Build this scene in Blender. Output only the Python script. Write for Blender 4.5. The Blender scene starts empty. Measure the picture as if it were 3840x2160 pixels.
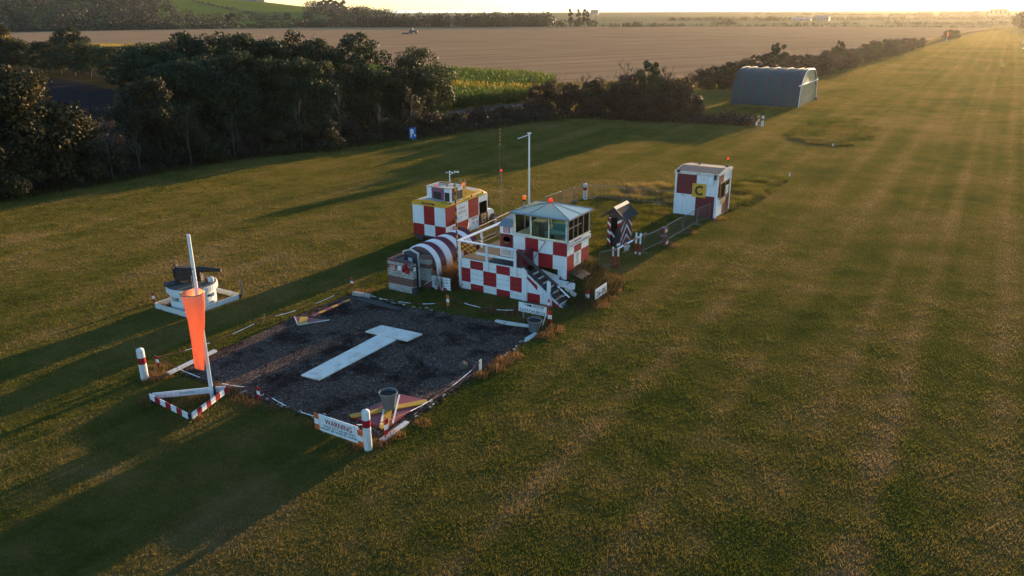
import bpy, math, random
import numpy as np
from mathutils import Matrix, Vector
R = math.radians
SC = bpy.context.scene
COL = SC.collection

# ------------------------------------------------------------------ camera, sky, sun, exposure
F_PX, PITCH, ROLL, CAM_H = 2950.0, R(19.6), R(0.4), 11.5
GRID = R(31.3)                       # the airfield grid (x = across the runway, y = along it) against the view
def from_view(v):
    c, s = math.cos(GRID), math.sin(GRID)
    return Vector((v[0]*c - v[1]*s, v[0]*s + v[1]*c, v[2]))
_d = Vector((0, math.cos(PITCH), -math.sin(PITCH)))
_r0 = Vector((1, 0, 0)); _u0 = _r0.cross(_d)
_r = _r0*math.cos(ROLL) - _u0*math.sin(ROLL)
_u = _u0*math.cos(ROLL) + _r0*math.sin(ROLL)
cam_data = bpy.data.cameras.new('camera')
cam_data.sensor_width = 36.0
cam_data.lens = 36.0*F_PX/3840.0
cam_data.clip_start = 0.5
cam_data.clip_end = 20000
cam = bpy.data.objects.new('camera', cam_data)
COL.objects.link(cam)
a, b, c = from_view(_r), from_view(_u), from_view(-_d)
cam.matrix_world = Matrix(((a.x, b.x, c.x, 0), (a.y, b.y, c.y, 0), (a.z, b.z, c.z, CAM_H), (0, 0, 0, 1)))
SC.camera = cam

SUN_AZ, SUN_EL = R(2.6), R(6.4)      # azimuth clockwise from +Y
SKY_STRENGTH, SUN_STRENGTH, EXPOSURE = 0.15, 4.3, 1.62
HAZE_DENSITY = 0.00006
world = bpy.data.worlds.new('World')
SC.world = world
world.use_nodes = True
wn = world.node_tree
for n in list(wn.nodes): wn.nodes.remove(n)
sky = wn.nodes.new('ShaderNodeTexSky'); sky.sky_type = 'NISHITA'
sky.sun_disc = False
sky.sun_elevation = SUN_EL
sky.sun_rotation = SUN_AZ
sky.altitude = 0
sky.air_density = 1.0; sky.dust_density = 0.3; sky.ozone_density = 3.0
bg = wn.nodes.new('ShaderNodeBackground'); bg.inputs[1].default_value = SKY_STRENGTH
wo = wn.nodes.new('ShaderNodeOutputWorld')
wn.links.new(sky.outputs[0], bg.inputs[0]); wn.links.new(bg.outputs[0], wo.inputs[0])

sun_data = bpy.data.lights.new('sun', 'SUN')
sun_data.energy = SUN_STRENGTH; sun_data.angle = R(0.5); sun_data.color = (1.0, 0.66, 0.32)
sun = bpy.data.objects.new('sun', sun_data); COL.objects.link(sun)
sd = Vector((math.sin(SUN_AZ)*math.cos(SUN_EL), math.cos(SUN_AZ)*math.cos(SUN_EL), math.sin(SUN_EL)))
sun.rotation_euler = sd.to_track_quat('Z', 'Y').to_euler()
sun.location = (0, 60, 80)

SC.view_settings.view_transform = 'Standard'
SC.view_settings.look = 'None'
SC.view_settings.gamma = 1.0
SC.view_settings.exposure = EXPOSURE
SC.render.engine = 'CYCLES'
SC.cycles.use_denoising = True
SC.cycles.max_bounces = 6; SC.cycles.diffuse_bounces = 3; SC.cycles.glossy_bounces = 3
SC.cycles.transmission_bounces = 4; SC.cycles.transparent_max_bounces = 12; SC.cycles.volume_bounces = 0

# ------------------------------------------------------------------ helpers
ORI = {}
def tag(o, label=None, cat=None, group=None, kind=None):
    if label: o['label'] = label
    if cat: o['category'] = cat
    if group: o['group'] = group
    if kind: o['kind'] = kind
def thing(name, label, cat, loc, group=None):
    o = bpy.data.objects.new(name, None); COL.objects.link(o)
    o.empty_display_size = 0.3
    o.location = loc
    ORI[o.name] = Vector(loc)
    tag(o, label, cat, group)
    return o
def link(name, me, parent=None, loc=None):
    o = bpy.data.objects.new(name, me); COL.objects.link(o)
    if parent is not None:
        o.parent = parent; ORI[o.name] = ORI[parent.name]
    elif loc is not None:
        o.location = loc; ORI[o.name] = Vector(loc)
    return o
def copy_tree(o, parent=None):
    c = o.copy(); COL.objects.link(c)
    ORI[c.name] = ORI.get(o.name, Vector((0, 0, 0)))
    if parent is not None: c.parent = parent
    for ch in list(o.children):
        copy_tree(ch, c)
    return c

class MB:
    """collects faces in airfield coordinates; build() links them as one mesh object"""
    def __init__(s): s.v = []; s.f = []; s.m = []; s.sm = []
    def add(s, vs, fs, m=0, smooth=False):
        n = len(s.v); s.v += [tuple(v) for v in vs]
        for i, f in enumerate(fs):
            s.f.append([n+k for k in f]); s.m.append(m if isinstance(m, int) else m[i]); s.sm.append(smooth)
        return s
    def quad(s, a, b, c, d, m=0): return s.add([a, b, c, d], [(0, 1, 2, 3)], m)
    def box(s, x0, x1, y0, y1, z0, z1, m=0, faces=None):
        x0, x1 = min(x0, x1), max(x0, x1); y0, y1 = min(y0, y1), max(y0, y1); z0, z1 = min(z0, z1), max(z0, z1)
        vs = [(x, y, z) for z in (z0, z1) for y in (y0, y1) for x in (x0, x1)]
        F = {'b': (0, 2, 3, 1), 't': (4, 5, 7, 6), 'f': (0, 1, 5, 4), 'k': (2, 6, 7, 3), 'l': (0, 4, 6, 2), 'r': (1, 3, 7, 5)}
        ks = [k for k in 'btfklr' if not faces or k in faces]
        return s.add(vs, [F[k] for k in ks], m)
    def beam(s, p, q, w, h, m=0, up=(0, 0, 1)):
        p, q = Vector(p), Vector(q); d = (q-p).normalized(); upv = Vector(up)
        if abs(d.dot(upv)) > 0.95: upv = Vector((0, 1, 0))
        a = d.cross(upv).normalized()*w/2; b = a.cross(d).normalized()*h/2
        vs = [p-a-b, p+a-b, p+a+b, p-a+b, q-a-b, q+a-b, q+a+b, q-a+b]
        return s.add(vs, [(0, 1, 2, 3), (7, 6, 5, 4), (0, 4, 5, 1), (1, 5, 6, 2), (2, 6, 7, 3), (3, 7, 4, 0)], m)
    def tube(s, p, q, r, r2=None, n=8, m=0, cap=True):
        p, q = Vector(p), Vector(q); r2 = r if r2 is None else r2
        d = (q-p).normalized(); a = d.orthogonal().normalized(); b = d.cross(a)
        vs = []
        for c, rr in ((p, r), (q, r2)):
            for i in range(n):
                t = 2*math.pi*i/n; vs.append(c + a*rr*math.cos(t) + b*rr*math.sin(t))
        s.add(vs, [(i, (i+1) % n, n+(i+1) % n, n+i) for i in range(n)], m, True)
        if cap: s.add(vs, [tuple(reversed(range(n))), tuple(range(n, 2*n))], m)
        return s
    def path(s, pts, r, n=6, m=0):
        for i in range(len(pts)-1):
            s.tube(pts[i], pts[i+1], r, n=n, m=m if isinstance(m, int) else m[i % len(m)])
        return s
    def lathe(s, c, prof, n=20, m=0, smooth=True, cap0=False, cap1=False):
        """prof: list of (radius, z); m int or a list per band"""
        rings = []
        for k, (r, z) in enumerate(prof):
            rings.append([(c[0]+r*math.cos(2*math.pi*i/n), c[1]+r*math.sin(2*math.pi*i/n), c[2]+z) for i in range(n)])
        for k in range(len(prof)-1):
            mm = m if isinstance(m, int) else m[k]
            s.add(rings[k]+rings[k+1], [(i, (i+1) % n, n+(i+1) % n, n+i) for i in range(n)], mm, smooth)
        ml = m if isinstance(m, int) else m[-1]
        if cap0: s.add(rings[0], [tuple(reversed(range(n)))], ml)
        if cap1: s.add(rings[-1], [tuple(range(n))], ml)
        return s
    def prism(s, poly, axis, a0, a1, m=0, msides=None):
        """extrude a 2-D polygon; axis 'x': poly=(y,z); 'y': poly=(x,z); 'z': poly=(x,y)"""
        def P(p, t): return {'x': (t, p[0], p[1]), 'y': (p[0], t, p[1]), 'z': (p[0], p[1], t)}[axis]
        n = len(poly); vs = [P(p, a0) for p in poly]+[P(p, a1) for p in poly]
        s.add(vs, [tuple(range(n)), tuple(reversed(range(n, 2*n)))], m)
        s.add(vs, [(i, n+i, n+(i+1) % n, (i+1) % n) for i in range(n)], m if msides is None else msides)
        return s
    def cells(s, face, fixed, us, zs, fn):
        """painted squares on one wall: face 'f' looks to -y, 'r' looks to +x"""
        for i in range(len(us)-1):
            for j in range(len(zs)-1):
                if face == 'f': q = [(us[i], fixed, zs[j]), (us[i+1], fixed, zs[j]), (us[i+1], fixed, zs[j+1]), (us[i], fixed, zs[j+1])]
                else: q = [(fixed, us[i], zs[j]), (fixed, us[i+1], zs[j]), (fixed, us[i+1], zs[j+1]), (fixed, us[i], zs[j+1])]
                s.add(q, [(0, 1, 2, 3)], fn(i, j))
        return s
    def mesh(s, name, mats, origin=(0, 0, 0)):
        me = bpy.data.meshes.new(name); o = Vector(origin)
        me.from_pydata([tuple(Vector(v)-o) for v in s.v], [], s.f)
        for mm in mats: me.materials.append(mm)
        me.polygons.foreach_set('material_index', s.m)
        me.polygons.foreach_set('use_smooth', s.sm)
        me.update()
        return me
    def build(s, name, mats, parent, bevel=0):
        if not isinstance(mats, (list, tuple)): mats = [mats]
        o = link(name, s.mesh(name, mats, ORI[parent.name]), parent)
        if bevel: add_bevel(o, bevel)
        return o
    def solo(s, name, mats, origin, label, cat, group=None, bevel=0):
        if not isinstance(mats, (list, tuple)): mats = [mats]
        o = link(name, s.mesh(name, mats, origin), None, origin); tag(o, label, cat, group)
        if bevel: add_bevel(o, bevel)
        return o
def add_bevel(o, w):
    b = o.modifiers.new('bevel', 'BEVEL'); b.width = w; b.segments = 2; b.limit_method = 'ANGLE'; b.angle_limit = R(50)

def text(body, w, h, centre, facing, mat, parent, name='lettering', shear=0.0, bold=0.0, spacing=1.0, vec=None):
    """raised lettering fitted to w by h metres; facing 'f' (-y), 'r' (+x), 'up', or vec=(right, up) vectors"""
    cu = bpy.data.curves.new(name, 'FONT'); cu.body = body; cu.align_x = 'CENTER'; cu.align_y = 'CENTER'
    cu.shear = shear; cu.offset = bold; cu.space_character = spacing; cu.resolution_u = 3; cu.space_line = 0.95
    tmp = bpy.data.objects.new('tmp', cu); COL.objects.link(tmp)
    bpy.context.view_layer.update()
    dg = bpy.context.evaluated_depsgraph_get()
    me = bpy.data.meshes.new_from_object(tmp.evaluated_get(dg))
    bpy.data.objects.remove(tmp)
    n = len(me.vertices); co = np.zeros(n*3); me.vertices.foreach_get('co', co); co = co.reshape(-1, 3)
    lo, hi = co.min(0), co.max(0)
    uv = (co-(lo+hi)/2)/np.maximum(hi-lo, 1e-6)
    if vec: rt, up = Vector(vec[0]).normalized(), Vector(vec[1]).normalized()
    else: rt, up = {'f': (Vector((1, 0, 0)), Vector((0, 0, 1))), 'r': (Vector((0, 1, 0)), Vector((0, 0, 1))), 'up': (Vector((1, 0, 0)), Vector((0, 1, 0)))}[facing]
    nrm = rt.cross(up)
    ctr = Vector(centre) + nrm*0.006 - ORI[parent.name]
    P = np.array(ctr)[None] + uv[:, :1]*w*np.array(rt)[None] + uv[:, 1:2]*h*np.array(up)[None]
    me.vertices.foreach_set('co', P.astype(np.float32).ravel())
    me.materials.clear(); me.materials.append(mat); me.update()
    return link(name, me, parent)

def np_mesh(name, V, Fc, mats, attr=None, smooth=False, midx=None):
    me = bpy.data.meshes.new(name)
    V = np.ascontiguousarray(V, dtype=np.float32); Fc = np.ascontiguousarray(Fc, dtype=np.int32)
    nf, k = Fc.shape
    me.vertices.add(len(V)); me.vertices.foreach_set('co', V.ravel())
    me.loops.add(nf*k); me.loops.foreach_set('vertex_index', Fc.ravel())
    me.polygons.add(nf)
    me.polygons.foreach_set('loop_start', np.arange(0, nf*k, k, dtype=np.int32))
    me.polygons.foreach_set('loop_total', np.full(nf, k, dtype=np.int32))
    if midx is not None: me.polygons.foreach_set('material_index', np.asarray(midx, dtype=np.int32))
    if smooth: me.polygons.foreach_set('use_smooth', np.ones(nf, dtype=bool))
    for m in (mats if isinstance(mats, (list, tuple)) else [mats]): me.materials.append(m)
    me.update(calc_edges=True)
    if attr is not None:
        at = me.attributes.new('tone', 'FLOAT', 'POINT'); at.data.foreach_set('value', np.asarray(attr, dtype=np.float32))
    return me

# ------------------------------------------------------------------ materials
def new_mat(name):
    m = bpy.data.materials.new(name); m.use_nodes = True; nt = m.node_tree
    for n in list(nt.nodes): nt.nodes.remove(n)
    out = nt.nodes.new('ShaderNodeOutputMaterial')
    return m, nt, out
def node(nt, typ, **kw):
    n = nt.nodes.new(typ)
    for k, v in kw.items():
        if k.startswith('i_'): n.inputs[int(k[2:])].default_value = v
        else: setattr(n, k, v)
    return n
def noise(nt, vec, scale, detail=4, rough=0.55):
    n = nt.nodes.new('ShaderNodeTexNoise'); n.inputs['Scale'].default_value = scale
    n.inputs['Detail'].default_value = detail; n.inputs['Roughness'].default_value = rough
    if vec is not None: nt.links.new(vec, n.inputs['Vector'])
    return n.outputs['Fac']
def ramp(nt, fac, stops, interp='LINEAR'):
    n = nt.nodes.new('ShaderNodeValToRGB'); n.color_ramp.interpolation = interp
    e = n.color_ramp.elements
    while len(e) > 1: e.remove(e[-1])
    e[0].position = stops[0][0]; e[0].color = (*stops[0][1], 1) if len(stops[0][1]) == 3 else stops[0][1]
    for p, c in stops[1:]:
        k = e.new(p); k.color = (*c, 1) if len(c) == 3 else c
    nt.links.new(fac, n.inputs[0])
    return n.outputs[0]
def fmix(nt, fac, a, b):
    n = nt.nodes.new('ShaderNodeMix'); n.data_type = 'RGBA'
    for sock, v in ((n.inputs[0], fac), (n.inputs[6], a), (n.inputs[7], b)):
        if hasattr(v, 'is_linked'): nt.links.new(v, sock)
        elif isinstance(v, (int, float)): sock.default_value = v
        else: sock.default_value = (*v, 1)
    return n.outputs[2]
def fmath(nt, op, a, b=None, c=None):
    n = nt.nodes.new('ShaderNodeMath'); n.operation = op
    for i, v in enumerate((a, b, c)):
        if v is None: continue
        if hasattr(v, 'is_linked'): nt.links.new(v, n.inputs[i])
        else: n.inputs[i].default_value = v
    return n.outputs[0]
def g(v): return (v, v, v)
def principled(nt, out, rough=0.6, metal=0, spec=0.5):
    p = nt.nodes.new('ShaderNodeBsdfPrincipled')
    p.inputs['Roughness'].default_value = rough; p.inputs['Metallic'].default_value = metal
    p.inputs['Specular IOR Level'].default_value = spec
    nt.links.new(p.outputs[0], out.inputs[0])
    return p
def bump(nt, p, height, strength, dist=0.02):
    b = nt.nodes.new('ShaderNodeBump'); b.inputs['Strength'].default_value = strength; b.inputs['Distance'].default_value = dist
    nt.links.new(height, b.inputs['Height']); nt.links.new(b.outputs[0], p.inputs['Normal'])

def M(name, col, rough=0.55, var=0.12, vscale=2.5, dirt=None, dscale=3.0, damt=0.6, dthr=0.55, bmp=0.0, bscale=30, metal=0, spec=0.5, streak=False):
    m, nt, out = new_mat(name)
    p = principled(nt, out, rough, metal, spec)
    tc = nt.nodes.new('ShaderNodeTexCoord').outputs['Object']
    n1 = noise(nt, tc, vscale)
    c = fmix(nt, n1, tuple(min(1, x*(1-var)) for x in col), tuple(min(1, x*(1+var)) for x in col))
    if dirt:
        v = tc
        if streak:
            mp = nt.nodes.new('ShaderNodeMapping'); mp.inputs['Scale'].default_value = (6, 6, 0.7); nt.links.new(tc, mp.inputs[0]); v = mp.outputs[0]
        n2 = noise(nt, v, dscale, 6, 0.65)
        f = ramp(nt, n2, [(dthr, g(0)), (min(1, dthr+0.22), g(damt))])
        c = fmix(nt, f, c, dirt)
    nt.links.new(c, p.inputs['Base Color'])
    if bmp: bump(nt, p, noise(nt, tc, bscale, 5), bmp)
    return m

white = M('white_paint', (0.74, 0.77, 0.78), 0.5, 0.06, 1.5, (0.30, 0.27, 0.21), 2.2, 0.62, 0.53, bmp=0.15, bscale=14, streak=True)
red = M('red_paint', (0.31, 0.003, 0.012), 0.5, 0.2, 2.0, (0.15, 0.03, 0.03), 3, 0.6, 0.52, bmp=0.12, bscale=14)
white_rough = M('worn_white_paint', (0.60, 0.59, 0.55), 0.7, 0.1, 3, (0.26, 0.23, 0.17), 3.5, 0.75, 0.5, bmp=0.3, bscale=18)
concrete_white = M('whitewashed_concrete', (0.66, 0.68, 0.68), 0.85, 0.1, 3, (0.33, 0.30, 0.22), 2.4, 0.7, 0.5, bmp=0.45, bscale=12, streak=True)
board_white = M('weathered_white_board', (0.80, 0.74, 0.63), 0.8, 0.10, 2.0, (0.36, 0.32, 0.25), 1.6, 0.6, 0.47, bmp=0.3, bscale=18)
black = M('black_paint', (0.016, 0.015, 0.017), 0.5, 0.2)
dark_wood = M('dark_painted_timber', (0.035, 0.028, 0.034), 0.55, 0.25, 4, (0.09, 0.075, 0.07), 6, 0.5, 0.55)
letter = M('black_lettering', (0.012, 0.012, 0.018), 0.5, 0.05)
letter_red = M('red_lettering', (0.33, 0.012, 0.02), 0.5, 0.05)
letter_grey = M('faded_lettering', (0.16, 0.17, 0.2), 0.6, 0.1)
yellow = M('yellow_paint', (0.62, 0.34, 0.02), 0.5, 0.12, 3, (0.3, 0.2, 0.05), 4, 0.5, 0.6)
yellow_faded = M('faded_yellow_board', (0.50, 0.27, 0.02), 0.7, 0.2, 3, (0.2, 0.12, 0.04), 5, 0.6, 0.55, bmp=0.3, bscale=25)
maroon = M('maroon_paint', (0.12, 0.004, 0.016), 0.5, 0.14, 2.2, (0.06, 0.015, 0.02), 3, 0.5, 0.6)
red_board = M('faded_red_board', (0.24, 0.028, 0.032), 0.55, 0.2, 2.5, (0.15, 0.05, 0.045), 4, 0.7, 0.5, bmp=0.2)
steel = M('galvanised_steel', (0.20, 0.20, 0.20), 0.45, 0.2, 9, (0.17, 0.11, 0.07), 5, 0.6, 0.6, metal=0.8)
rust = M('rusty_iron', (0.040, 0.024, 0.020), 0.75, 0.35, 7, (0.12, 0.055, 0.025), 5, 0.7, 0.55, bmp=0.5, bscale=20)
rust_red = M('rusty_red_steel', (0.22, 0.05, 0.03), 0.6, 0.3, 8, (0.1, 0.05, 0.03), 6, 0.6, 0.5)
deck_mat = M('tarred_deck', (0.042, 0.038, 0.034), 0.9, 0.3, 5, (0.085, 0.07, 0.05), 4, 0.7, 0.5, bmp=0.4, bscale=40)
wood_raw = M('weathered_timber', (0.20, 0.15, 0.10), 0.8, 0.25, 6, (0.09, 0.07, 0.05), 6, 0.6, 0.55, bmp=0.3)
grey_roof = M('roofing_felt', (0.05, 0.05, 0.052), 0.95, 0.25, 6, (0.09, 0.088, 0.085), 7, 0.5, 0.55, bmp=0.4, bscale=40, spec=0.05)
grey_paint = M('grey_paint', (0.20, 0.22, 0.24), 0.6, 0.12, 3, (0.1, 0.1, 0.09), 4, 0.5, 0.55)
terracotta = M('grey_plastic_pot', (0.105, 0.125, 0.13), 0.55, 0.15, 6, (0.2, 0.19, 0.16), 6, 0.5, 0.6)
soil = M('dark_soil', (0.025, 0.020, 0.014), 0.95, 0.4, 15, bmp=0.6, bscale=40)
blue_sign = M('blue_sign', (0.012, 0.10, 0.33), 0.45, 0.1)
blue_desk = M('blue_desk', (0.04, 0.20, 0.27), 0.5, 0.1)
interior = M('dim_interior', (0.11, 0.12, 0.11), 0.7, 0.3)
rubber = M('tyre_rubber', (0.02, 0.02, 0.02), 0.8, 0.2)
orange_plate = M('orange_reflector', (0.62, 0.12, 0.025), 0.45, 0.12, 4)
purple_panel = M('faded_purple_paint', (0.22, 0.075, 0.13), 0.55, 0.12)
cream_roof = M('cream_roof_sheet', (0.50, 0.43, 0.32), 0.6, 0.14, 3, (0.28, 0.21, 0.13), 3, 0.6, 0.5)
tan_plate = M('tan_plate', (0.46, 0.30, 0.13), 0.55, 0.1)
stone = M('pale_stone', (0.34, 0.31, 0.26), 0.9, 0.2, 5, (0.16, 0.14, 0.1), 5, 0.7, 0.5, bmp=0.6, bscale=9)
hangar_skin = M('teal_hangar_sheet', (0.002, 0.066, 0.074), 0.6, 0.2, 0.9, (0.018, 0.028, 0.030), 1.2, 0.5, 0.5, spec=0.08)
hangar_end = M('pale_hangar_curtain', (0.17, 0.20, 0.12), 0.5, 0.15, 2, (0.2, 0.2, 0.13), 2, 0.5, 0.5, bmp=0.5, bscale=3)
dark_line = M('dark_strap', (0.01, 0.02, 0.028), 0.6, 0.1)
glossy_white = M('glossy_white_metal', (0.8, 0.8, 0.8), 0.18, 0.04, spec=0.9)
bark = M('bark', (0.045, 0.036, 0.028), 0.9, 0.3, 5, bmp=0.6, bscale=8)
pole_wood = M('pole_timber', (0.13, 0.10, 0.075), 0.9, 0.15)
far_wall = M('far_building_wall', (0.10, 0.12, 0.2), 0.7, 0.1)
far_buff = M('buff_rendered_wall', (0.34, 0.27, 0.15), 0.8, 0.1)
far_grey = M('pale_sheet_cladding', (0.16, 0.155, 0.16), 0.7, 0.1)
tractor_paint = M('dark_tractor_paint', (0.03, 0.022, 0.035), 0.5, 0.2)

def lens_mat(name, col, glow=0.0):
    m, nt, out = new_mat(name); p = principled(nt, out, 0.15)
    p.inputs['Base Color'].default_value = (*col, 1)
    p.inputs['Transmission Weight'].default_value = 0.35
    if glow:
        p.inputs['Emission Color'].default_value = (*col, 1); p.inputs['Emission Strength'].default_value = glow
    return m
amber_lens = lens_mat('amber_lens', (0.9, 0.20, 0.01), 0.10)
red_lens = lens_mat('red_lens', (0.9, 0.03, 0.01), 0.30)

def glass_mat(name, tint, refl):
    m, nt, out = new_mat(name)
    t = node(nt, 'ShaderNodeBsdfTransparent'); t.inputs[0].default_value = (*tint, 1)
    gl = node(nt, 'ShaderNodeBsdfGlossy'); gl.inputs['Roughness'].default_value = 0.05
    lw = node(nt, 'ShaderNodeLayerWeight'); lw.inputs[0].default_value = refl
    mx = node(nt, 'ShaderNodeMixShader')
    nt.links.new(lw.outputs['Fresnel'], mx.inputs[0]); nt.links.new(t.outputs[0], mx.inputs[1]); nt.links.new(gl.outputs[0], mx.inputs[2])
    nt.links.new(mx.outputs[0], out.inputs[0])
    return m
glass = glass_mat('window_glass', (0.86, 0.94, 0.88), 0.40)
dark_glass = glass_mat('dark_glass', (0.12, 0.13, 0.13), 0.25)
def roof_glass_mat():
    m, nt, out = new_mat('dusty_roof_glass')
    p = principled(nt, out, 0.16, 0, 0.9)
    p.inputs['Coat Weight'].default_value = 1.0; p.inputs['Coat Roughness'].default_value = 0.08
    tc = nt.nodes.new('ShaderNodeTexCoord').outputs['Object']
    c = fmix(nt, noise(nt, tc, 1.2, 5), (0.50, 0.64, 0.54), (0.72, 0.80, 0.68))
    c = fmix(nt, ramp(nt, noise(nt, tc, 9, 5), [(0.55, g(0)), (0.75, g(0.5))]), c, (0.30, 0.30, 0.25))
    nt.links.new(c, p.inputs['Base Color'])
    tr = node(nt, 'ShaderNodeBsdfTranslucent'); tr.inputs[0].default_value = (0.78, 0.86, 0.80, 1)
    mx = node(nt, 'ShaderNodeMixShader', i_0=0.5)
    nt.links.new(p.outputs[0], mx.inputs[1]); nt.links.new(tr.outputs[0], mx.inputs[2]); nt.links.new(mx.outputs[0], out.inputs[0])
    return m
roof_glass = roof_glass_mat()

def brick_mat(name, c1, c2, mortar, scale=1.0):
    m, nt, out = new_mat(name); p = principled(nt, out, 0.85)
    tc = nt.nodes.new('ShaderNodeTexCoord').outputs['Object']
    sx = nt.nodes.new('ShaderNodeSeparateXYZ'); nt.links.new(tc, sx.inputs[0])
    cb = nt.nodes.new('ShaderNodeCombineXYZ')
    nt.links.new(fmath(nt, 'ADD', sx.outputs[0], sx.outputs[1]), cb.inputs[0]); nt.links.new(sx.outputs[2], cb.inputs[1])
    b = nt.nodes.new('ShaderNodeTexBrick'); nt.links.new(cb.outputs[0], b.inputs[0])
    b.inputs['Color1'].default_value = (*c1, 1); b.inputs['Color2'].default_value = (*c2, 1); b.inputs['Mortar'].default_value = (*mortar, 1)
    b.inputs['Scale'].default_value = 1.0; b.inputs['Brick Width'].default_value = 0.23*scale; b.inputs['Row Height'].default_value = 0.082*scale
    b.inputs['Mortar Size'].default_value = 0.009
    c = fmix(nt, ramp(nt, noise(nt, tc, 5, 6), [(0.5, g(0)), (0.8, g(0.6))]), b.outputs[0], (0.10, 0.085, 0.06))
    nt.links.new(c, p.inputs['Base Color'])
    bump(nt, p, b.outputs['Fac'], -0.5, 0.01)
    return m
brick_white = brick_mat('whitewashed_brick', (0.46, 0.46, 0.42), (0.36, 0.36, 0.33), (0.11, 0.10, 0.09))
brick_red = brick_mat('red_brick', (0.15, 0.038, 0.03), (0.095, 0.03, 0.026), (0.20, 0.17, 0.14))

def sock_mat():
    m, nt, out = new_mat('orange_sock_cloth')
    d = node(nt, 'ShaderNodeBsdfDiffuse'); t = node(nt, 'ShaderNodeBsdfTranslucent')
    tc = nt.nodes.new('ShaderNodeTexCoord').outputs['Object']
    c = fmix(nt, noise(nt, tc, 6), (0.88, 0.32, 0.17), (0.95, 0.39, 0.22))
    nt.links.new(c, d.inputs[0]); nt.links.new(c, t.inputs[0])
    mx = node(nt, 'ShaderNodeMixShader', i_0=0.62)
    nt.links.new(d.outputs[0], mx.inputs[1]); nt.links.new(t.outputs[0], mx.inputs[2]); nt.links.new(mx.outputs[0], out.inputs[0])
    return m
sock = sock_mat()

# grass colours, shared by the turf sheet and the blades standing in it
def grass_colour(nt):
    pos = nt.nodes.new('ShaderNodeNewGeometry').outputs['Position']
    mp = nt.nodes.new('ShaderNodeMapping'); mp.inputs['Scale'].default_value = (0.55, 0.02, 1); nt.links.new(pos, mp.inputs[0])
    st = noise(nt, mp.outputs[0], 1.0, 3)
    big = noise(nt, pos, 0.075, 4, 0.6)
    mid = noise(nt, pos, 0.45, 4, 0.6)
    fine = noise(nt, pos, 2.6, 4, 0.7)
    k = fmath(nt, 'ADD', fmath(nt, 'MULTIPLY', big, 0.50), fmath(nt, 'MULTIPLY', mid, 0.36))
    k = fmath(nt, 'ADD', k, fmath(nt, 'MULTIPLY', st, 0.36))
    k = fmath(nt, 'ADD', k, fmath(nt, 'MULTIPLY', fine, 0.14))
    sx = nt.nodes.new('ShaderNodeSeparateXYZ'); nt.links.new(pos, sx.inputs[0])
    wob = fmath(nt, 'MULTIPLY_ADD', noise(nt, pos, 0.03, 2), 0.7, -0.35)
    xx = fmath(nt, 'ADD', sx.outputs[0], wob); worn = None
    for c0, w0, a0 in ((-1.1, 0.55, 0.13), (-2.9, 0.35, 0.07), (-5.6, 0.9, 0.10), (-8.4, 0.7, 0.09), (-10.4, 0.4, 0.06), (1.6, 0.6, 0.11)):
        b = fmath(nt, 'MULTIPLY', fmath(nt, 'MAXIMUM', fmath(nt, 'SUBTRACT', 1.0, fmath(nt, 'DIVIDE', fmath(nt, 'ABSOLUTE', fmath(nt, 'SUBTRACT', xx, c0)), w0)), 0.0), a0)
        worn = b if worn is None else fmath(nt, 'ADD', worn, b)
    worn = fmath(nt, 'MULTIPLY', worn, fmath(nt, 'MULTIPLY_ADD', noise(nt, pos, 0.12, 4), 2.4, -0.4))
    k = fmath(nt, 'ADD', k, worn)
    return ramp(nt, k, [(0.56, (0.032, 0.046, 0.007)), (0.65, (0.066, 0.068, 0.012)), (0.73, (0.110, 0.086, 0.022)), (0.84, (0.170, 0.115, 0.048))])
def turf_mat():
    m, nt, out = new_mat('turf')
    p = principled(nt, out, 0.9, 0, 0.0)
    sc_ = nt.nodes.new('ShaderNodeVectorMath'); sc_.operation = 'SCALE'; sc_.inputs['Scale'].default_value = 0.80
    p.inputs['Sheen Weight'].default_value = 0.15; p.inputs['Sheen Roughness'].default_value = 0.3; p.inputs['Sheen Tint'].default_value = (1.0, 0.72, 0.22, 1)
    nt.links.new(grass_colour(nt), sc_.inputs[0]); nt.links.new(sc_.outputs[0], p.inputs['Base Color'])
    pos = nt.nodes.new('ShaderNodeNewGeometry').outputs['Position']
    h = fmath(nt, 'ADD', fmath(nt, 'MULTIPLY', noise(nt, pos, 1.3, 6, 0.7), 0.6), fmath(nt, 'MULTIPLY', noise(nt, pos, 9, 5, 0.75), 0.3))
    bump(nt, p, h, 0.9, 0.22)
    return m
turf = turf_mat()
def blade_mat(name, tint=None, gloss=0.008):
    m, nt, out = new_mat(name)
    at = nt.nodes.new('ShaderNodeAttribute'); at.attribute_name = 'tone'
    c = grass_colour(nt) if tint is None else ramp(nt, at.outputs['Fac'], tint)
    sc = fmath(nt, 'MULTIPLY_ADD', at.outputs['Fac'], 0.55, 1.3) if tint is None else 1.0
    if tint is None:
        n = nt.nodes.new('ShaderNodeVectorMath'); n.operation = 'SCALE'
        nt.links.new(c, n.inputs[0]); nt.links.new(sc, n.inputs['Scale']); c = n.outputs[0]
    d = node(nt, 'ShaderNodeBsdfDiffuse'); t = node(nt, 'ShaderNodeBsdfTranslucent')
    nt.links.new(c, d.inputs[0]); nt.links.new(c, t.inputs[0])
    mx = node(nt, 'ShaderNodeMixShader', i_0=0.55)
    nt.links.new(d.outputs[0], mx.inputs[1]); nt.links.new(t.outputs[0], mx.inputs[2])
    gl = node(nt, 'ShaderNodeBsdfGlossy'); gl.inputs['Roughness'].default_value = 0.42; gl.inputs[0].default_value = (0.9, 0.85, 0.6, 1)
    m2 = node(nt, 'ShaderNodeMixShader', i_0=gloss)
    nt.links.new(mx.outputs[0], m2.inputs[1]); nt.links.new(gl.outputs[0], m2.inputs[2]); nt.links.new(m2.outputs[0], out.inputs[0])
    return m
blade_turf = blade_mat('turf_blades')
blade_turf2 = blade_mat('tussock_blades')
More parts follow.
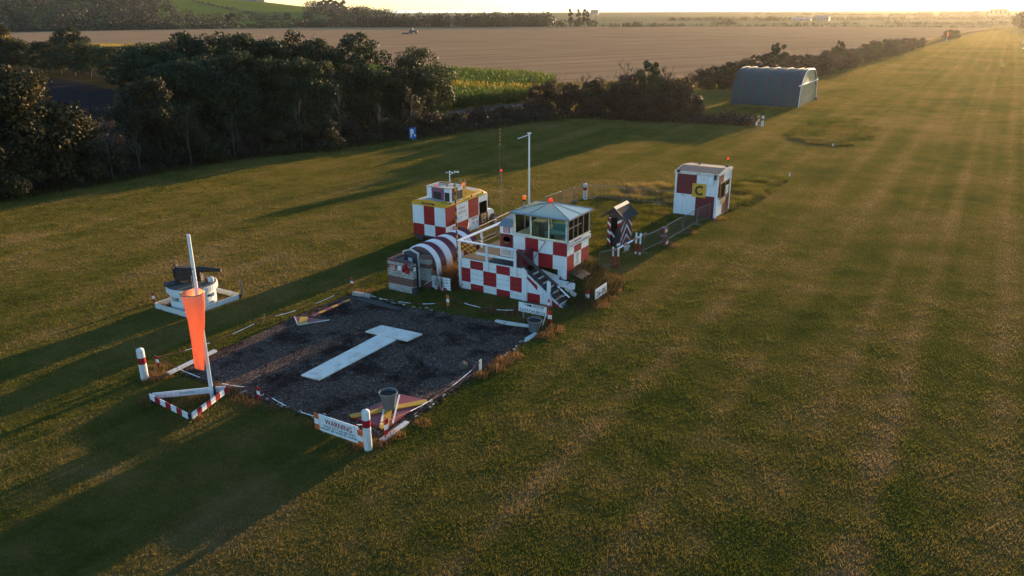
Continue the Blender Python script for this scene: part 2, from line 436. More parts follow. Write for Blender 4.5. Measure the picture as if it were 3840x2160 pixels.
blade_long = blade_mat('long_green_grass', [(0, (0.06, 0.065, 0.008)), (0.5, (0.13, 0.125, 0.014)), (1, (0.22, 0.17, 0.03))])
blade_dry = blade_mat('dry_straw', [(0, (0.12, 0.065, 0.03)), (0.6, (0.22, 0.12, 0.055)), (1, (0.30, 0.18, 0.09))])
def leaf_mat(name, stops, trans=0.28):
    m, nt, out = new_mat(name)
    at = nt.nodes.new('ShaderNodeAttribute'); at.attribute_name = 'tone'
    oi = nt.nodes.new('ShaderNodeObjectInfo')
    v = fmath(nt, 'ADD', at.outputs['Fac'], fmath(nt, 'MULTIPLY_ADD', oi.outputs['Random'], 0.3, -0.15))
    c = ramp(nt, v, stops)
    p = nt.nodes.new('ShaderNodeBsdfPrincipled'); p.inputs['Roughness'].default_value = 0.6; p.inputs['Specular IOR Level'].default_value = 0.25
    t = node(nt, 'ShaderNodeBsdfTranslucent')
    nt.links.new(c, p.inputs['Base Color']); nt.links.new(c, t.inputs[0])
    mx = node(nt, 'ShaderNodeMixShader', i_0=trans)
    nt.links.new(p.outputs[0], mx.inputs[1]); nt.links.new(t.outputs[0], mx.inputs[2]); nt.links.new(mx.outputs[0], out.inputs[0])
    return m
leaf_dark = leaf_mat('dark_leaves', [(0, (0.024, 0.034, 0.014)), (0.55, (0.048, 0.060, 0.021)), (0.9, (0.085, 0.088, 0.026)), (1, (0.13, 0.11, 0.03))])
leaf_autumn = leaf_mat('turning_leaves', [(0, (0.024, 0.024, 0.010)), (0.5, (0.046, 0.042, 0.014)), (0.88, (0.085, 0.065, 0.018)), (1, (0.20, 0.125, 0.018))])
leaf_bush = leaf_mat('hedge_leaves', [(0, (0.024, 0.020, 0.014)), (0.5, (0.050, 0.036, 0.022)), (0.9, (0.080, 0.060, 0.026)), (1, (0.09, 0.085, 0.022))])
leaf_far = leaf_mat('far_leaves', [(0, (0.022, 0.026, 0.016)), (0.6, (0.038, 0.040, 0.022)), (1, (0.055, 0.050, 0.026))])
maize_leaf = leaf_mat('maize_leaves', [(0, (0.040, 0.070, 0.010)), (0.6, (0.085, 0.12, 0.014)), (0.88, (0.15, 0.15, 0.02)), (1, (0.32, 0.22, 0.02))], 0.45)

def gravel_mat():
    m, nt, out = new_mat('dark_gravel'); p = principled(nt, out, 0.85, 0, 0.0)
    pos = nt.nodes.new('ShaderNodeNewGeometry').outputs['Position']
    v = nt.nodes.new('ShaderNodeTexVoronoi'); v.inputs['Scale'].default_value = 26; nt.links.new(pos, v.inputs[0])
    sep = nt.nodes.new('ShaderNodeSeparateColor'); nt.links.new(v.outputs['Color'], sep.inputs[0])
    c = ramp(nt, sep.outputs[0], [(0, (0.058, 0.038, 0.030)), (0.55, (0.105, 0.070, 0.055)), (0.9, (0.15, 0.105, 0.084)), (0.97, (0.22, 0.17, 0.14)), (1, (0.34, 0.29, 0.25))])
    w = ramp(nt, noise(nt, pos, 0.62, 5, 0.65), [(0.48, g(0)), (0.60, g(0.85))])
    c = fmix(nt, w, c, (0.024, 0.016, 0.013))
    nt.links.new(c, p.inputs['Base Color'])
    bump(nt, p, v.outputs['Distance'], 0.8, 0.04)
    return m
gravel = gravel_mat()
def stubble_mat():
    m, nt, out = new_mat('stubble'); p = principled(nt, out, 0.9, 0, 0.0)
    pos = nt.nodes.new('ShaderNodeNewGeometry').outputs['Position']
    mp = nt.nodes.new('ShaderNodeMapping'); mp.vector_type = 'TEXTURE'; mp.inputs['Rotation'].default_value = (0, 0, R(-26)); nt.links.new(pos, mp.inputs[0])
    m2 = nt.nodes.new('ShaderNodeMapping'); m2.inputs['Scale'].default_value = (0.32, 0.012, 1); nt.links.new(mp.outputs[0], m2.inputs[0])
    rows = noise(nt, m2.outputs[0], 1.0, 5, 0.7)
    sx = nt.nodes.new('ShaderNodeSeparateXYZ'); nt.links.new(mp.outputs[0], sx.inputs[0])
    tram = fmath(nt, 'FRACT', fmath(nt, 'MULTIPLY', sx.outputs[0], 1/21.0))
    tl = fmath(nt, 'LESS_THAN', fmath(nt, 'ABSOLUTE', fmath(nt, 'SUBTRACT', fmath(nt, 'PINGPONG', tram, 0.5), 0.25)), 0.035)
    k = fmath(nt, 'ADD', fmath(nt, 'MULTIPLY', rows, 0.65), fmath(nt, 'MULTIPLY', noise(nt, pos, 0.05, 4), 0.35))
    c = ramp(nt, k, [(0.3, (0.255, 0.152, 0.080)), (0.55, (0.36, 0.226, 0.122)), (0.75, (0.45, 0.295, 0.165))])
    c = fmix(nt, fmath(nt, 'MULTIPLY', tl, fmath(nt, 'MULTIPLY', noise(nt, pos, 0.02, 2), 0.75)), c, (0.16, 0.10, 0.065))
    nt.links.new(c, p.inputs['Base Color'])
    bump(nt, p, noise(nt, pos, 1.5, 4, 0.7), 0.8, 0.2)
    return m
stubble = stubble_mat()
def field_mat(name, a, b, scale=0.03):
    m, nt, out = new_mat(name); p = principled(nt, out, 0.95, 0, 0.0)
    pos = nt.nodes.new('ShaderNodeNewGeometry').outputs['Position']
    k = fmath(nt, 'ADD', fmath(nt, 'MULTIPLY', noise(nt, pos, scale, 4), 0.6), fmath(nt, 'MULTIPLY', noise(nt, pos, scale*14, 4, 0.7), 0.4))
    nt.links.new(ramp(nt, k, [(0.35, a), (0.65, b)]), p.inputs['Base Color'])
    bump(nt, p, noise(nt, pos, 1.2, 4, 0.7), 0.7, 0.2)
    return m
pasture = field_mat('hill_pasture', (0.085, 0.115, 0.018), (0.13, 0.15, 0.032))
plough = field_mat('ploughed_earth', (0.022, 0.018, 0.019), (0.036, 0.030, 0.029), 0.2)
track_mat = field_mat('pale_track', (0.17, 0.14, 0.12), (0.27, 0.22, 0.18), 0.3)
rough_field = field_mat('dull_rough_field', (0.026, 0.026, 0.012), (0.060, 0.050, 0.026), 0.06)
dirt_mat = field_mat('dirt_track', (0.07, 0.060, 0.055), (0.12, 0.10, 0.09), 0.3)
lane_mat = field_mat('grassy_lane', (0.040, 0.036, 0.026), (0.075, 0.062, 0.045), 0.3)
marsh = field_mat('marsh_fields', (0.13, 0.125, 0.055), (0.24, 0.19, 0.10), 0.006)
long_base = field_mat('long_grass_floor', (0.030, 0.040, 0.008), (0.065, 0.066, 0.016), 0.5)

def structure(name, V, Fc, mat, smooth=False):
    me = bpy.data.meshes.new(name); me.from_pydata(V, [], Fc); me.materials.append(mat)
    if smooth: me.polygons.foreach_set('use_smooth', [True]*len(me.polygons))
    me.update(); o = link(name, me); o['kind'] = 'structure'
    return o
def sheet(name, pts, z, mat): return structure(name, [(x, y, z) for x, y in pts], [tuple(range(len(pts)))], mat)
def inside(poly, X, Y):
    X = np.asarray(X); Y = np.asarray(Y); r = np.zeros(X.shape, bool); n = len(poly)
    for i in range(n):
        x0, y0 = poly[i]; x1, y1 = poly[(i+1) % n]
        c = ((y0 > Y) != (y1 > Y)) & (X < (x1-x0)*(Y-y0)/((y1-y0) if y1 != y0 else 1e-9)+x0)
        r ^= c
    return r

# ------------------------------------------------------------------ ground, fields, hill
def ground_grid():
    a = [0, 8, 16, 24, 32, 40, 50, 60, 75, 90, 110, 140, 180, 240, 320, 450, 650, 1000, 1600, 2600, 4200, 7000]
    xs = [-v for v in reversed(a[1:])]+a; n = len(xs)
    V = [(x, y+30, 0) for y in xs for x in xs]
    Fc = [(j*n+i, j*n+i+1, (j+1)*n+i+1, (j+1)*n+i) for j in range(n-1) for i in range(n-1)]
    return V, Fc
structure('ground', *ground_grid(), turf)
STUB = [(-331.5, 174.5), (-640, 330), (-443, 382), (-274.3, 446.9), (-92.9, 507.1), (-8, 500), (-21.9, 381.6), (-25.6, 286.1), (-37.5, 209.4), (-41.9, 175.6), (-44.2, 136.9), (-62.6, 115.0), (-69.9, 118.0), (-91.8, 121.0), (-119.8, 138.7), (-254.0, 193.2)]
sheet('stubble_field', STUB, 0.03, stubble)
sheet('marsh_fields', [(-640, 332), (-443, 384), (-274, 449), (-93, 509), (-8, 502), (60, 640), (400, 900), (2500, 3200), (-2500, 4200), (-4500, 2600), (-2500, 900)], 0.02, marsh)
sheet('farm_track', [(-22.8, 270), (-21.0, 270), (-14, 420), (-4, 474), (-6, 478), (-16.2, 420), (-21.5, 330)], 0.05, lane_mat)
sheet('green_field_edge', [(-240, 176), (-120, 128), (-92, 116), (-92, 121), (-119, 138), (-252, 191)], 0.035, pasture)
sheet('rough_pasture', [(-300, 150), (-245, 178), (-120, 130), (-93, 117), (-90, 106), (-84, 94), (-72, 80), (-62, 62), (-60, 40), (-75, 20), (-130, 30)], 0.025, rough_field)
sheet('lane', [(-243.6, 126), (-170.6, 99), (-115.8, 78), (-93, 61), (-86, 48), (-80, 44), (-82, 52), (-92, 66), (-113, 82), (-170, 103), (-243, 131)], 0.05, lane_mat)
sheet('ploughed_plot', [(-190, 92), (-138.2, 81), (-115.8, 74), (-95, 60), (-82, 42), (-95, 40), (-130, 58), (-185, 78)], 0.04, plough)
sheet('dirt_track', [(-52.2, 74.9), (-48.9, 90.0), (-50.6, 93), (-54.7, 80), (-55.5, 76)], 0.05, dirt_mat)
sheet('gravel_pad', [(-22.5, 14.7), (-21.0, 14.62), (-19.5, 14.72), (-18, 14.66), (-16.1, 14.74), (-14.6, 14.68), (-13.3, 14.8), (-13.25, 16.1), (-13.3, 18.1), (-13.4, 20), (-13.3, 22.1), (-13.4, 24.1), (-15.2, 24.0), (-17.2, 23.7), (-19.3, 23.45), (-20.9, 23.5), (-22.3, 23.5), (-22.55, 20.4), (-22.35, 18.4), (-22.5, 16)], 0.015, gravel)

wm, nt_, out_ = new_mat('estuary_water')
pw = principled(nt_, out_, 0.12, 0, 0.5); pw.inputs['Base Color'].default_value = (0.10, 0.12, 0.13, 1)
bump(nt_, pw, noise(nt_, nt_.nodes.new('ShaderNodeNewGeometry').outputs['Position'], 0.05, 4), 0.15, 1.0)
sheet('estuary', [(-2600, 1500), (-1500, 1750), (-700, 1900), (200, 2000), (1500, 2300), (3500, 4500), (0, 6900), (-5500, 5200), (-5200, 2200)], 0.12, wm)
HP = [(-75, 47), (-62.8, 45), (-55.7, 34), (-52.6, 27), (-49.9, 22), (-47.9, 19.8), (-45.5, 15.0), (-42.8, 9.6), (-40.7, 3.6), (-38.9, 0)]
def smooth(t): t = np.clip(t, 0, 1); return t*t*(3-2*t)
def hill_z(az, r):
    """height of the hillside at a bearing (degrees clockwise from +y) and range"""
    h = np.interp(az, [p[0] for p in HP], [p[1] for p in HP], right=0)
    return h*smooth((np.asarray(r)-575)/390.0)*(1-0.8*smooth((np.asarray(r)-1100)/700.0))
def pol(az, r): return r*math.sin(R(az)), r*math.cos(R(az))
azs = np.linspace(-74, -38.5, 60); rs = np.concatenate([np.linspace(572, 1100, 34), np.linspace(1150, 1800, 8)])
HV, HF = [], []
for j, r in enumerate(rs):
    for i, az in enumerate(azs):
        x, y = pol(az, r); HV.append((x, y, float(hill_z(az, r))+0.06))
for j in range(len(rs)-1):
    for i in range(len(azs)-1):
        k = j*len(azs)+i; HF.append((k, k+1, k+1+len(azs), k+len(azs)))
structure('hill', HV, HF, pasture, True)

# ------------------------------------------------------------------ foliage builders
def leaves(rng, centres, radii, n, size, shell=0.72, squash=1.0, tone0=0.0):
    """n leaf faces spread through lumps (ellipsoids); returns verts, quads and a tone per vertex"""
    centres = np.asarray(centres, float); radii = np.asarray(radii, float)
    vol = radii.prod(1)**0.72; pick = rng.choice(len(centres), n, p=vol/vol.sum())
    d = rng.normal(size=(n, 3)); d /= np.linalg.norm(d, axis=1)[:, None]
    rad = shell+(1.08-shell)*rng.random(n)**0.7
    rad *= 1+0.12*rng.normal(size=n)
    P = centres[pick]+d*radii[pick]*rad[:, None]
    nrm = d*0.9+rng.normal(size=(n, 3))*0.75; nrm[:, 2] += 0.25
    nrm /= np.linalg.norm(nrm, axis=1)[:, None]
    t = np.cross(nrm, rng.normal(size=(n, 3))); t /= np.linalg.norm(t, axis=1)[:, None]
    b = np.cross(nrm, t)
    s = size*(0.55+0.9*rng.random(n)); w = s*(0.45+0.35*rng.random(n))
    bend = nrm*(s*0.22)[:, None]
    V = np.stack([P-t*s[:, None], P+b*w[:, None]-bend, P+t*s[:, None], P-b*w[:, None]-bend], 1).reshape(-1, 3)
    lump_tone = rng.random(len(centres))**1.5*0.55
    tone = np.clip(tone0+0.12+lump_tone[pick]+rng.normal(size=n)*0.16, 0, 1)
    Fq = np.arange(n*4).reshape(-1, 4)
    return V, Fq, np.repeat(tone, 4)
def crown_lumps(rng, w, h0, h1, n, rr=(0.17, 0.34)):
    c, r = [], []
    for i in range(n):
        z = h0+(h1-h0)*(0.08+0.86*rng.random()); f = (z-h0)/(h1-h0)
        prof = math.sin(math.pi*min(1, 0.18+0.80*f))**0.75
        a = rng.random()*2*math.pi; q = w*prof*(0.30+0.72*rng.random())
        k = w*(rr[0]+(rr[1]-rr[0])*rng.random())*(0.55+0.45*prof)
        c.append((q*math.cos(a), q*math.sin(a), z-0.35*k*f)); r.append((k, k, k*0.8))
    return c, r
def trunk_mb(rng, h, r0, limbs, spread, z0=0.25, twigs=0):
    B = MB(); top = (rng.normal()*0.1*h*0.2, rng.normal()*0.02*h, h*0.78)
    pts = [(0, 0, -0.1), (0.02*h*rng.normal(), 0.02*h*rng.normal(), h*0.3), (top[0], top[1], top[2])]
    B.tube(pts[0], pts[1], r0, r0*0.72, 8); B.tube(pts[1], pts[2], r0*0.72, r0*0.25, 7)
    for i in range(limbs):
        f = z0+(0.95-z0)*i/max(1, limbs-1); zb = h*0.78*f; a = i*2.4+rng.random()
        p = (pts[1][0]*min(1, f*2.2), pts[1][1]*min(1, f*2.2), zb)
        L = spread*(0.6+0.5*rng.random())*(1.1-0.5*f)
        q = (p[0]+L*math.cos(a), p[1]+L*math.sin(a), zb+L*(0.6+0.5*rng.random()))
        B.tube(p, q, r0*0.34*(1.1-f*0.6), r0*0.08, 5)
        for k in range(twigs):
            u = 0.35+0.6*rng.random(); s = [p[m]+(q[m]-p[m])*u for m in range(3)]
            e = [s[0]+rng.normal()*L*0.22, s[1]+rng.normal()*L*0.22, s[2]+L*(0.25+0.4*rng.random())]
            B.tube(s, e, r0*0.16, r0*0.07, 4, cap=False)
            for _ in range(2):
                e2 = [e[0]+rng.normal()*L*0.12, e[1]+rng.normal()*L*0.12, e[2]+L*0.2*rng.random()]
                B.tube([s[m]*0.4+e[m]*0.6 for m in range(3)], e2, r0*0.09, r0*0.05, 3, cap=False)
    return B
PROTO = {}
def tree_proto(key, seed, w, h, h0, lumps, n, size, mat, r0=0.16, limbs=6, twigs=0, rr=(0.17, 0.34)):
    rng = np.random.default_rng(seed)
    c, r = crown_lumps(rng, w, h0, h, lumps, rr)
    V, Fq, tone = leaves(rng, c, r, n, size)
    crown = np_mesh('crown', V, Fq, mat, tone)
    tm = trunk_mb(rng, h, r0, limbs, w*0.8, twigs=twigs).mesh('trunk', [bark])
    PROTO[key] = (crown, tm, h)
def plant(key, name, label, cat, x, y, h, rot=None, group=None, z=0, wide=1.0, seed=0):
    crown, tm, h0 = PROTO[key]; s = h/h0
    t = thing(name, label, cat, (x, y, z), group)
    t.scale = (s*wide, s*wide, s); t.rotation_euler = (0, 0, rot if rot is not None else (x*7.3+y*3.1) % 6.28)
    for nm, me in (('trunk', tm), ('crown', crown)):
        if me: o = bpy.data.objects.new(nm, me); COL.objects.link(o); o.parent = t
    return t
tree_proto('dark1', 11, 3.6, 9.5, 1.4, 58, 15000, 0.12, leaf_dark)
tree_proto('dark2', 12, 3.1, 9.0, 1.1, 54, 14000, 0.115, leaf_dark)
tree_proto('dark3', 13, 4.2, 9.0, 0.9, 66, 16000, 0.12, leaf_dark)
tree_proto('mixed', 14, 3.2, 8.5, 0.9, 54, 13500, 0.11, leaf_autumn)
tree_proto('autumn', 15, 3.0, 7.0, 0.7, 56, 14000, 0.095, leaf_autumn)
tree_proto('bush1', 21, 2.0, 3.6, 0.0, 24, 8000, 0.085, leaf_bush, 0.07, 7, 2)
tree_proto('bush2', 22, 2.4, 3.8, 0.0, 26, 9000, 0.085, leaf_bush, 0.07, 7, 2)
tree_proto('bush3', 23, 1.8, 4.4, 0.0, 24, 8000, 0.085, leaf_dark, 0.07, 7, 2)
tree_proto('bramble', 24, 2.3, 2.4, -0.2, 22, 7500, 0.08, leaf_autumn, 0.05, 6, 2)
tree_proto('poplar', 31, 1.7, 11, 0.6, 22, 2600, 0.42, leaf_far, 0.2, 5, rr=(0.35, 0.55))
tree_proto('far1', 32, 4.2, 9, 0.6, 20, 2400, 0.5, leaf_far, 0.2, 4)
tree_proto('far2', 33, 5.2, 8, 0.0, 24, 2600, 0.5, leaf_far, 0.2, 4)
bark_pale = M('pale_dead_wood', (0.075, 0.065, 0.055), 0.9, 0.3, 5)
rb = np.random.default_rng(42)
PROTO['pale'] = (None, trunk_mb(rb, 4.6, 0.055, 9, 1.1, 0.35, 5).mesh('trunk', [bark_pale]), 4.6)
rb = np.random.default_rng(41)
PROTO['bare'] = (None, trunk_mb(rb, 6.5, 0.13, 12, 1.7, 0.3, 8).mesh('trunk', [bark]), 6.5)

def lump_mass(name, lumps, per, size, mat, seed, label, cat, shell=0.6):
    rng = np.random.default_rng(seed)
    c = [l[:3] for l in lumps]; r = [l[3:6] for l in lumps]
    V, Fq, tone = leaves(rng, c, r, per*len(lumps), size, shell)
    o = link(name, np_mesh(name, V, Fq, mat, tone)); tag(o, label, cat, None, 'stuff')
    return o

# ---- the wood along the left of the airfield
WOOD = 'trees of the wood along the airfield edge'
back = [(-63.6, 44.0, 9.3, 'dark2'), (-63.1, 47.9, 9.9, 'dark1'), (-62.6, 50.4, 10.0, 'dark3'), (-61.4, 52.8, 9.7, 'dark1'), (-60.5, 55.2, 9.6, 'dark2'), (-59.6, 57.6, 9.9, 'mixed'), (-58.7, 59.3, 9.0, 'dark1')]
for i, (x, y, h, k) in enumerate(back):
    plant(k, 'woodland_tree', 'tall dark tree in the back row of the wood, its top against the stubble field', 'tree', x, y, h, group=WOOD)
mid = [(-58.6, 41.0, 7.4, 'mixed'), (-58.3, 43.4, 8.2, 'dark2'), (-57.9, 46.0, 8.3, 'dark3'), (-57.0, 48.4, 8.4, 'dark1'), (-56.0, 50.9, 8.1, 'dark2'), (-55.1, 53.2, 7.7, 'dark3'), (-54.0, 55.6, 7.2, 'dark1'), (-52.9, 57.9, 6.8, 'mixed'), (-52.0, 60.3, 6.4, 'dark2'), (-51.2, 62.6, 6.0, 'mixed')]
for i, (x, y, h, k) in enumerate(mid):
    plant(k, 'woodland_tree', 'dark bushy tree crowded in the front row of the wood beside the mown grass', 'tree', x, y, h, group=WOOD)
plant('dark1', 'round_topped_tree', 'round topped dark tree standing above the wood, second from its right end', 'tree', -56.6, 63.0, 9.5, 0.4)
plant('dark3', 'spreading_tree', 'dark spreading tree at the right end of the wood beside the maize', 'tree', -53.2, 68.3, 8.1, 1.9, wide=0.92)
plant('dark2', 'leaning_tree', 'low dark tree filling the gap under the right end of the wood', 'tree', -50.6, 66.2, 5.6, 2.3)
plant('mixed', 'ivy_tree', 'brownish tree with pale leaves at the corner of the wood by the maize', 'tree', -52.6, 65.2, 6.6, 4.0)
plant('autumn', 'large_yellowing_tree', 'large yellowing tree at the left edge of the photo, nearest the camera', 'tree', -56.3, 28.3, 8.4, 1.0, wide=1.15)
plant('autumn', 'yellowing_tree', 'yellowing tree on the left edge half cut off by the frame', 'tree', -56.8, 24.6, 8.2, 2.6, wide=1.1)
plant('autumn', 'sloping_tree', 'lower yellow green tree leaning over the lane on the left', 'tree', -56.0, 31.4, 5.6, 3.3, wide=1.1)
plant('autumn', 'golden_tree', 'small tree with a bright golden patch between the lane and the wood', 'tree', -55.4, 38.3, 6.9, 5.0, wide=0.85)
plant('bramble', 'golden_bramble', 'olive bramble mound bulging onto the grass in front of the wood', 'bush', -49.9, 50.6, 2.4, 0.7, wide=1.2)
for i, (x, y, h) in enumerate([(-55.4, 26.2, 2.6), (-55.2, 29.9, 2.0), (-55.2, 33.6, 2.4), (-54.9, 37.0, 1.9), (-54.6, 41.0, 2.5), (-53.2, 44.6, 2.0), (-52.0, 47.6, 2.4), (-50.2, 54.0, 2.3), (-48.9, 58.0, 1.9), (-47.6, 61.6, 2.4), (-46.6, 65.4, 1.7), (-46.0, 69.4, 2.0), (-45.2, 73.4, 1.6), (-43.6, 77.4, 1.7)]):
    plant(('bramble', 'bush2')[i % 2], 'bramble_bush', 'dark bramble bush in the strip between the wood and the mown grass', 'bush', x, y, h, group='bramble bushes along the wood edge', wide=1.15)
for i, (x, y, h) in enumerate([(-53.9, 33.2, 4.6), (-53.7, 35.2, 4.0), (-53.4, 39.6, 5.0), (-52.5, 43.0, 4.2), (-50.6, 48.6, 4.8), (-49.6, 52.4, 5.2), (-48.4, 56.4, 4.0), (-47.7, 60.2, 4.6)]):
    plant('pale', 'bare_sapling', 'thin pale bare sapling standing before the dark front of the wood', 'tree', x, y, h, group='bare saplings along the wood front')
rg = np.random.default_rng(5)
def along(pts, step, jit, rng):
    out = []
    for (x0, y0), (x1, y1) in zip(pts[:-1], pts[1:]):
        L = math.hypot(x1-x0, y1-y0); n = max(1, int(L/step))
        for k in range(n):
            f = (k+rng.random())/n; out.append((x0+(x1-x0)*f+rng.normal()*jit, y0+(y1-y0)*f+rng.normal()*jit))
    return out
EDGE = [(-54.6, 18), (-54.2, 25.3), (-53.2, 31.9), (-52.9, 41.2), (-50.6, 47.4), (-48.5, 51.7), (-46.6, 58.2), (-45.0, 62.5), (-42.2, 73.2), (-39.2, 79.6)]
lumps = [(x-1.3, y+0.5, 0.35, 0.7+0.6*rg.random(), 0.7+0.6*rg.random(), 0.3+0.55*rg.random()) for x, y in along(EDGE, 0.6, 0.35, rg)]
lumps += [(x-3.4, y+1.4, 0.5, 1.2+0.5*rg.random(), 1.4, 0.6+0.7*rg.random()) for x, y in along(EDGE, 1.0, 0.8, rg)]
lumps += [(x-6.5, y+2, 0.5, 1.4+0.5*rg.random(), 1.6, 0.5+0.5*rg.random()) for x, y in along(EDGE[:8], 1.2, 1.0, rg)]
lumps += [(rg.uniform(-90, -59), rg.uniform(38, 58), 0.35, 1.6, 1.6, 0.5+0.5*rg.random()) for _ in range(110)]
lump_mass('undergrowth', lumps, 330, 0.10, leaf_bush, 6, 'low dark undergrowth along the foot of the wood', 'undergrowth', 0.3)

fr = np.random.default_rng(12); pts = np.array(along(EDGE, 0.010, 0.45, fr)); m_ = len(pts)
fh = 0.2+0.55*fr.random(m_)*(0.5+0.5*np.sin(pts[:, 1]*0.9)**2)
X, Y = pts[:, 0], pts[:, 1]
FR = (X, Y, fh)
# ---- the second belt of bushes beyond the lane
second = [(-167.5, 88.5, 6.2), (-161.3, 88.8, 6.3), (-155.4, 89.0, 6.7), (-142.0, 86.6, 6.5), (-132.6, 84.6, 5.9), (-124.6, 83.2, 6.3), (-119.0, 82.8, 6.8), (-113.7, 82.3, 7.1), (-109.3, 82.0, 7.6), (-104, 80, 7.2), (-98, 76.5, 6.5), (-92, 72, 6.0), (-86, 66, 6.0), (-81, 61, 6.0)]
for i, (x, y, h) in enumerate(second):
    plant(('dark3', 'dark2', 'mixed')[i % 3], 'lane_tree', 'dark bushy tree in the belt beyond the purplish ploughed plot and lane', 'tree', x, y, h*1.03, group='trees beyond the lane', wide=1.3)
plant('dark1', 'rounded_tree', 'rounded tree rising above the belt beyond the lane on the left', 'tree', -149.3, 88.1, 9.0, 0.3, wide=1.15)
plant('autumn', 'sunlit_tree', 'sunlit olive tree at the left edge beside the end of the stubble field', 'tree', -171, 87.0, 9.6, 0.3, wide=0.9)

# ---- the hedge right of the maize and past the hangar
hedge1 = [(-45.1, 80.8, 3.3, 'bush1'), (-43.2, 81.4, 4.0, 'bush2'), (-41.3, 81.6, 3.5, 'bush1'), (-39.4, 82.0, 4.0, 'bush3'), (-37.6, 82.4, 4.3, 'bush2'), (-35.6, 83.4, 4.6, 'bush1'), (-31.4, 83.9, 4.7, 'bush2'), (-29.9, 84.3, 4.4, 'bush1'), (-36.0, 80.6, 3.2, 'bush2'), (-33.4, 81.2, 3.3, 'bush1'), (-31.2, 81.7, 3.4, 'bush2'), (-29.6, 82.1, 3.2, 'bush1')]
for i, (x, y, h, k) in enumerate(hedge1):
    plant(k, 'hedge_bush', 'brown green bush in the thick hedge between the maize and the hangar', 'bush', x, y, h, group='bushes of the hedge before the hangar')
plant('bush3', 'leafy_tree', 'slender leafy tree rising out of the hedge left of the hangar', 'tree', -33.0, 83.6, 6.3, 1.1, wide=0.75)
for (x, y, h, lb) in [(-35.4, 83.4, 6.6, 'tallest leafless tree sticking up from the hedge left of the hangar'), (-31.4, 84.4, 6.0, 'leafless tree just right of the slender leafy tree in the hedge'), (-40.6, 82.4, 4.9, 'short leafless tree over the low left half of the hedge'), (-46.2, 80.9, 4.7, 'thin leafless sapling at the left end of the hedge by the maize')]:
    plant('bare', 'bare_tree', lb, 'tree', x, y, h)
hedge2 = [(-38.0, 118.2, 3.0), (-35.8, 117.6, 3.4), (-33.9, 118.0, 4.2), (-33.1, 122.1, 4.3), (-32.3, 126.5, 4.7), (-31.0, 130, 4.6), (-30.5, 135.0, 4.2), (-30.1, 139.0, 4.0), (-29.1, 143.3, 4.0), (-28.3, 148.9, 4.0), (-27.9, 155, 4.0), (-27.5, 160, 3.9), (-27.1, 167, 3.8), (-27.0, 172.4, 3.6), (-26.8, 179, 3.4), (-26.6, 185.8, 3.4), (-26.3, 192, 3.7), (-26.0, 199.4, 4.1), (-25.5, 206, 4.1), (-25.0, 213.8, 4.0), (-24.4, 222, 3.8), (-23.9, 230.3, 3.6), (-23.3, 240, 3.4), (-22.7, 249.4, 3.2), (-22.2, 258, 3.0)]
for i, (x, y, h) in enumerate(hedge2):
    plant(('bush2', 'bush1', 'bush3')[i % 3], 'hedge_bush', 'bush in the long dark hedge running away behind the hangar beside the stubble', 'bush', x, y, h, group='bushes of the long hedge behind the hangar', wide=1.35)
plant('bush3', 'hedge_tree', 'tree standing above the hedge behind the hangar roof', 'tree', -31.1, 132.5, 6.3, 0.2, wide=0.8)
plant('bush3', 'narrow_hedge_tree', 'narrow tree sticking up from the middle of the long hedge', 'tree', -27.4, 164.7, 5.6, 2.2, wide=0.6)
plant('far2', 'lone_round_bush', 'lone round dark bush beside the far end of the runway track', 'bush', -18.1, 331.1, 3.6, 0.5, wide=1.25)
plant('bare', 'dead_stems', 'low dead weed stems beside the white bollard near the hangar', 'weeds', -22.0, 82.4, 1.2, 0.2)
lumps = [(x, y, 0.35, 1.0+0.4*rg.random(), 1.0+0.4*rg.random(), 0.4+0.5*rg.random()) for x, y in along([(-40.5, 80.0), (-36, 80.4), (-31, 81.0), (-26.4, 82.6), (-21.5, 83.4)], 0.6, 0.5, rg)]
lump_mass('hedge_bottom', lumps, 330, 0.10, leaf_bush, 8, 'dark weeds and brambles along the foot of the hedge', 'weeds', 0.3)

# ---- maize
rm = np.random.default_rng(9)
MAIZE = [(-56.5, 75.5), (-51.5, 92), (-60.5, 113.5), (-69.9, 117.5), (-91.8, 120.5), (-86, 104), (-70, 88)]
mx_ = rm.uniform(-92, -50, 34000); my_ = rm.uniform(74, 121, 34000); ok = inside(MAIZE, mx_, my_)
mx_, my_ = mx_[ok], my_[ok]; n = len(mx_)
h = rm.uniform(1.1, 1.9, n); a = rm.uniform(0, 6.28, n); k = 3
V, tn = [], []
for j in range(k):
    aa = a+j*2.1+rm.normal(size=n)*0.3; z0 = h*(0.15+0.25*j); L = 0.5+0.3*rm.random(n)
    dx, dy = np.cos(aa), np.sin(aa); px, py = -dy*0.05, dx*0.05
    p0 = np.stack([mx_-px, my_-py, z0], 1); p1 = np.stack([mx_+px, my_+py, z0], 1)
    p2 = np.stack([mx_+dx*L*0.55+px, my_+dy*L*0.55+py, z0+h*0.38], 1); p3 = np.stack([mx_+dx*L*0.55-px, my_+dy*L*0.55-py, z0+h*0.38], 1)
    V.append(np.stack([p0, p1, p2, p3], 1)); 
    band = np.clip(0.35+0.25*np.sin(mx_*0.16+my_*0.33)+0.1*rm.normal(size=n), 0, 1)
    band = np.where((np.abs((my_-92)-0.1*(mx_+70)) < 2.4) & (rm.random(n) < 0.7), 0.97, band); tn.append(np.repeat(band, 4))
V = np.concatenate(V).reshape(-1, 3)
o = link('maize_crop', np_mesh('maize_crop', V, np.arange(len(V)).reshape(-1, 4), maize_leaf, np.concatenate(tn)))
tag(o, 'patch of green and yellow standing maize between the wood and the hedge', 'maize', None, 'stuff')

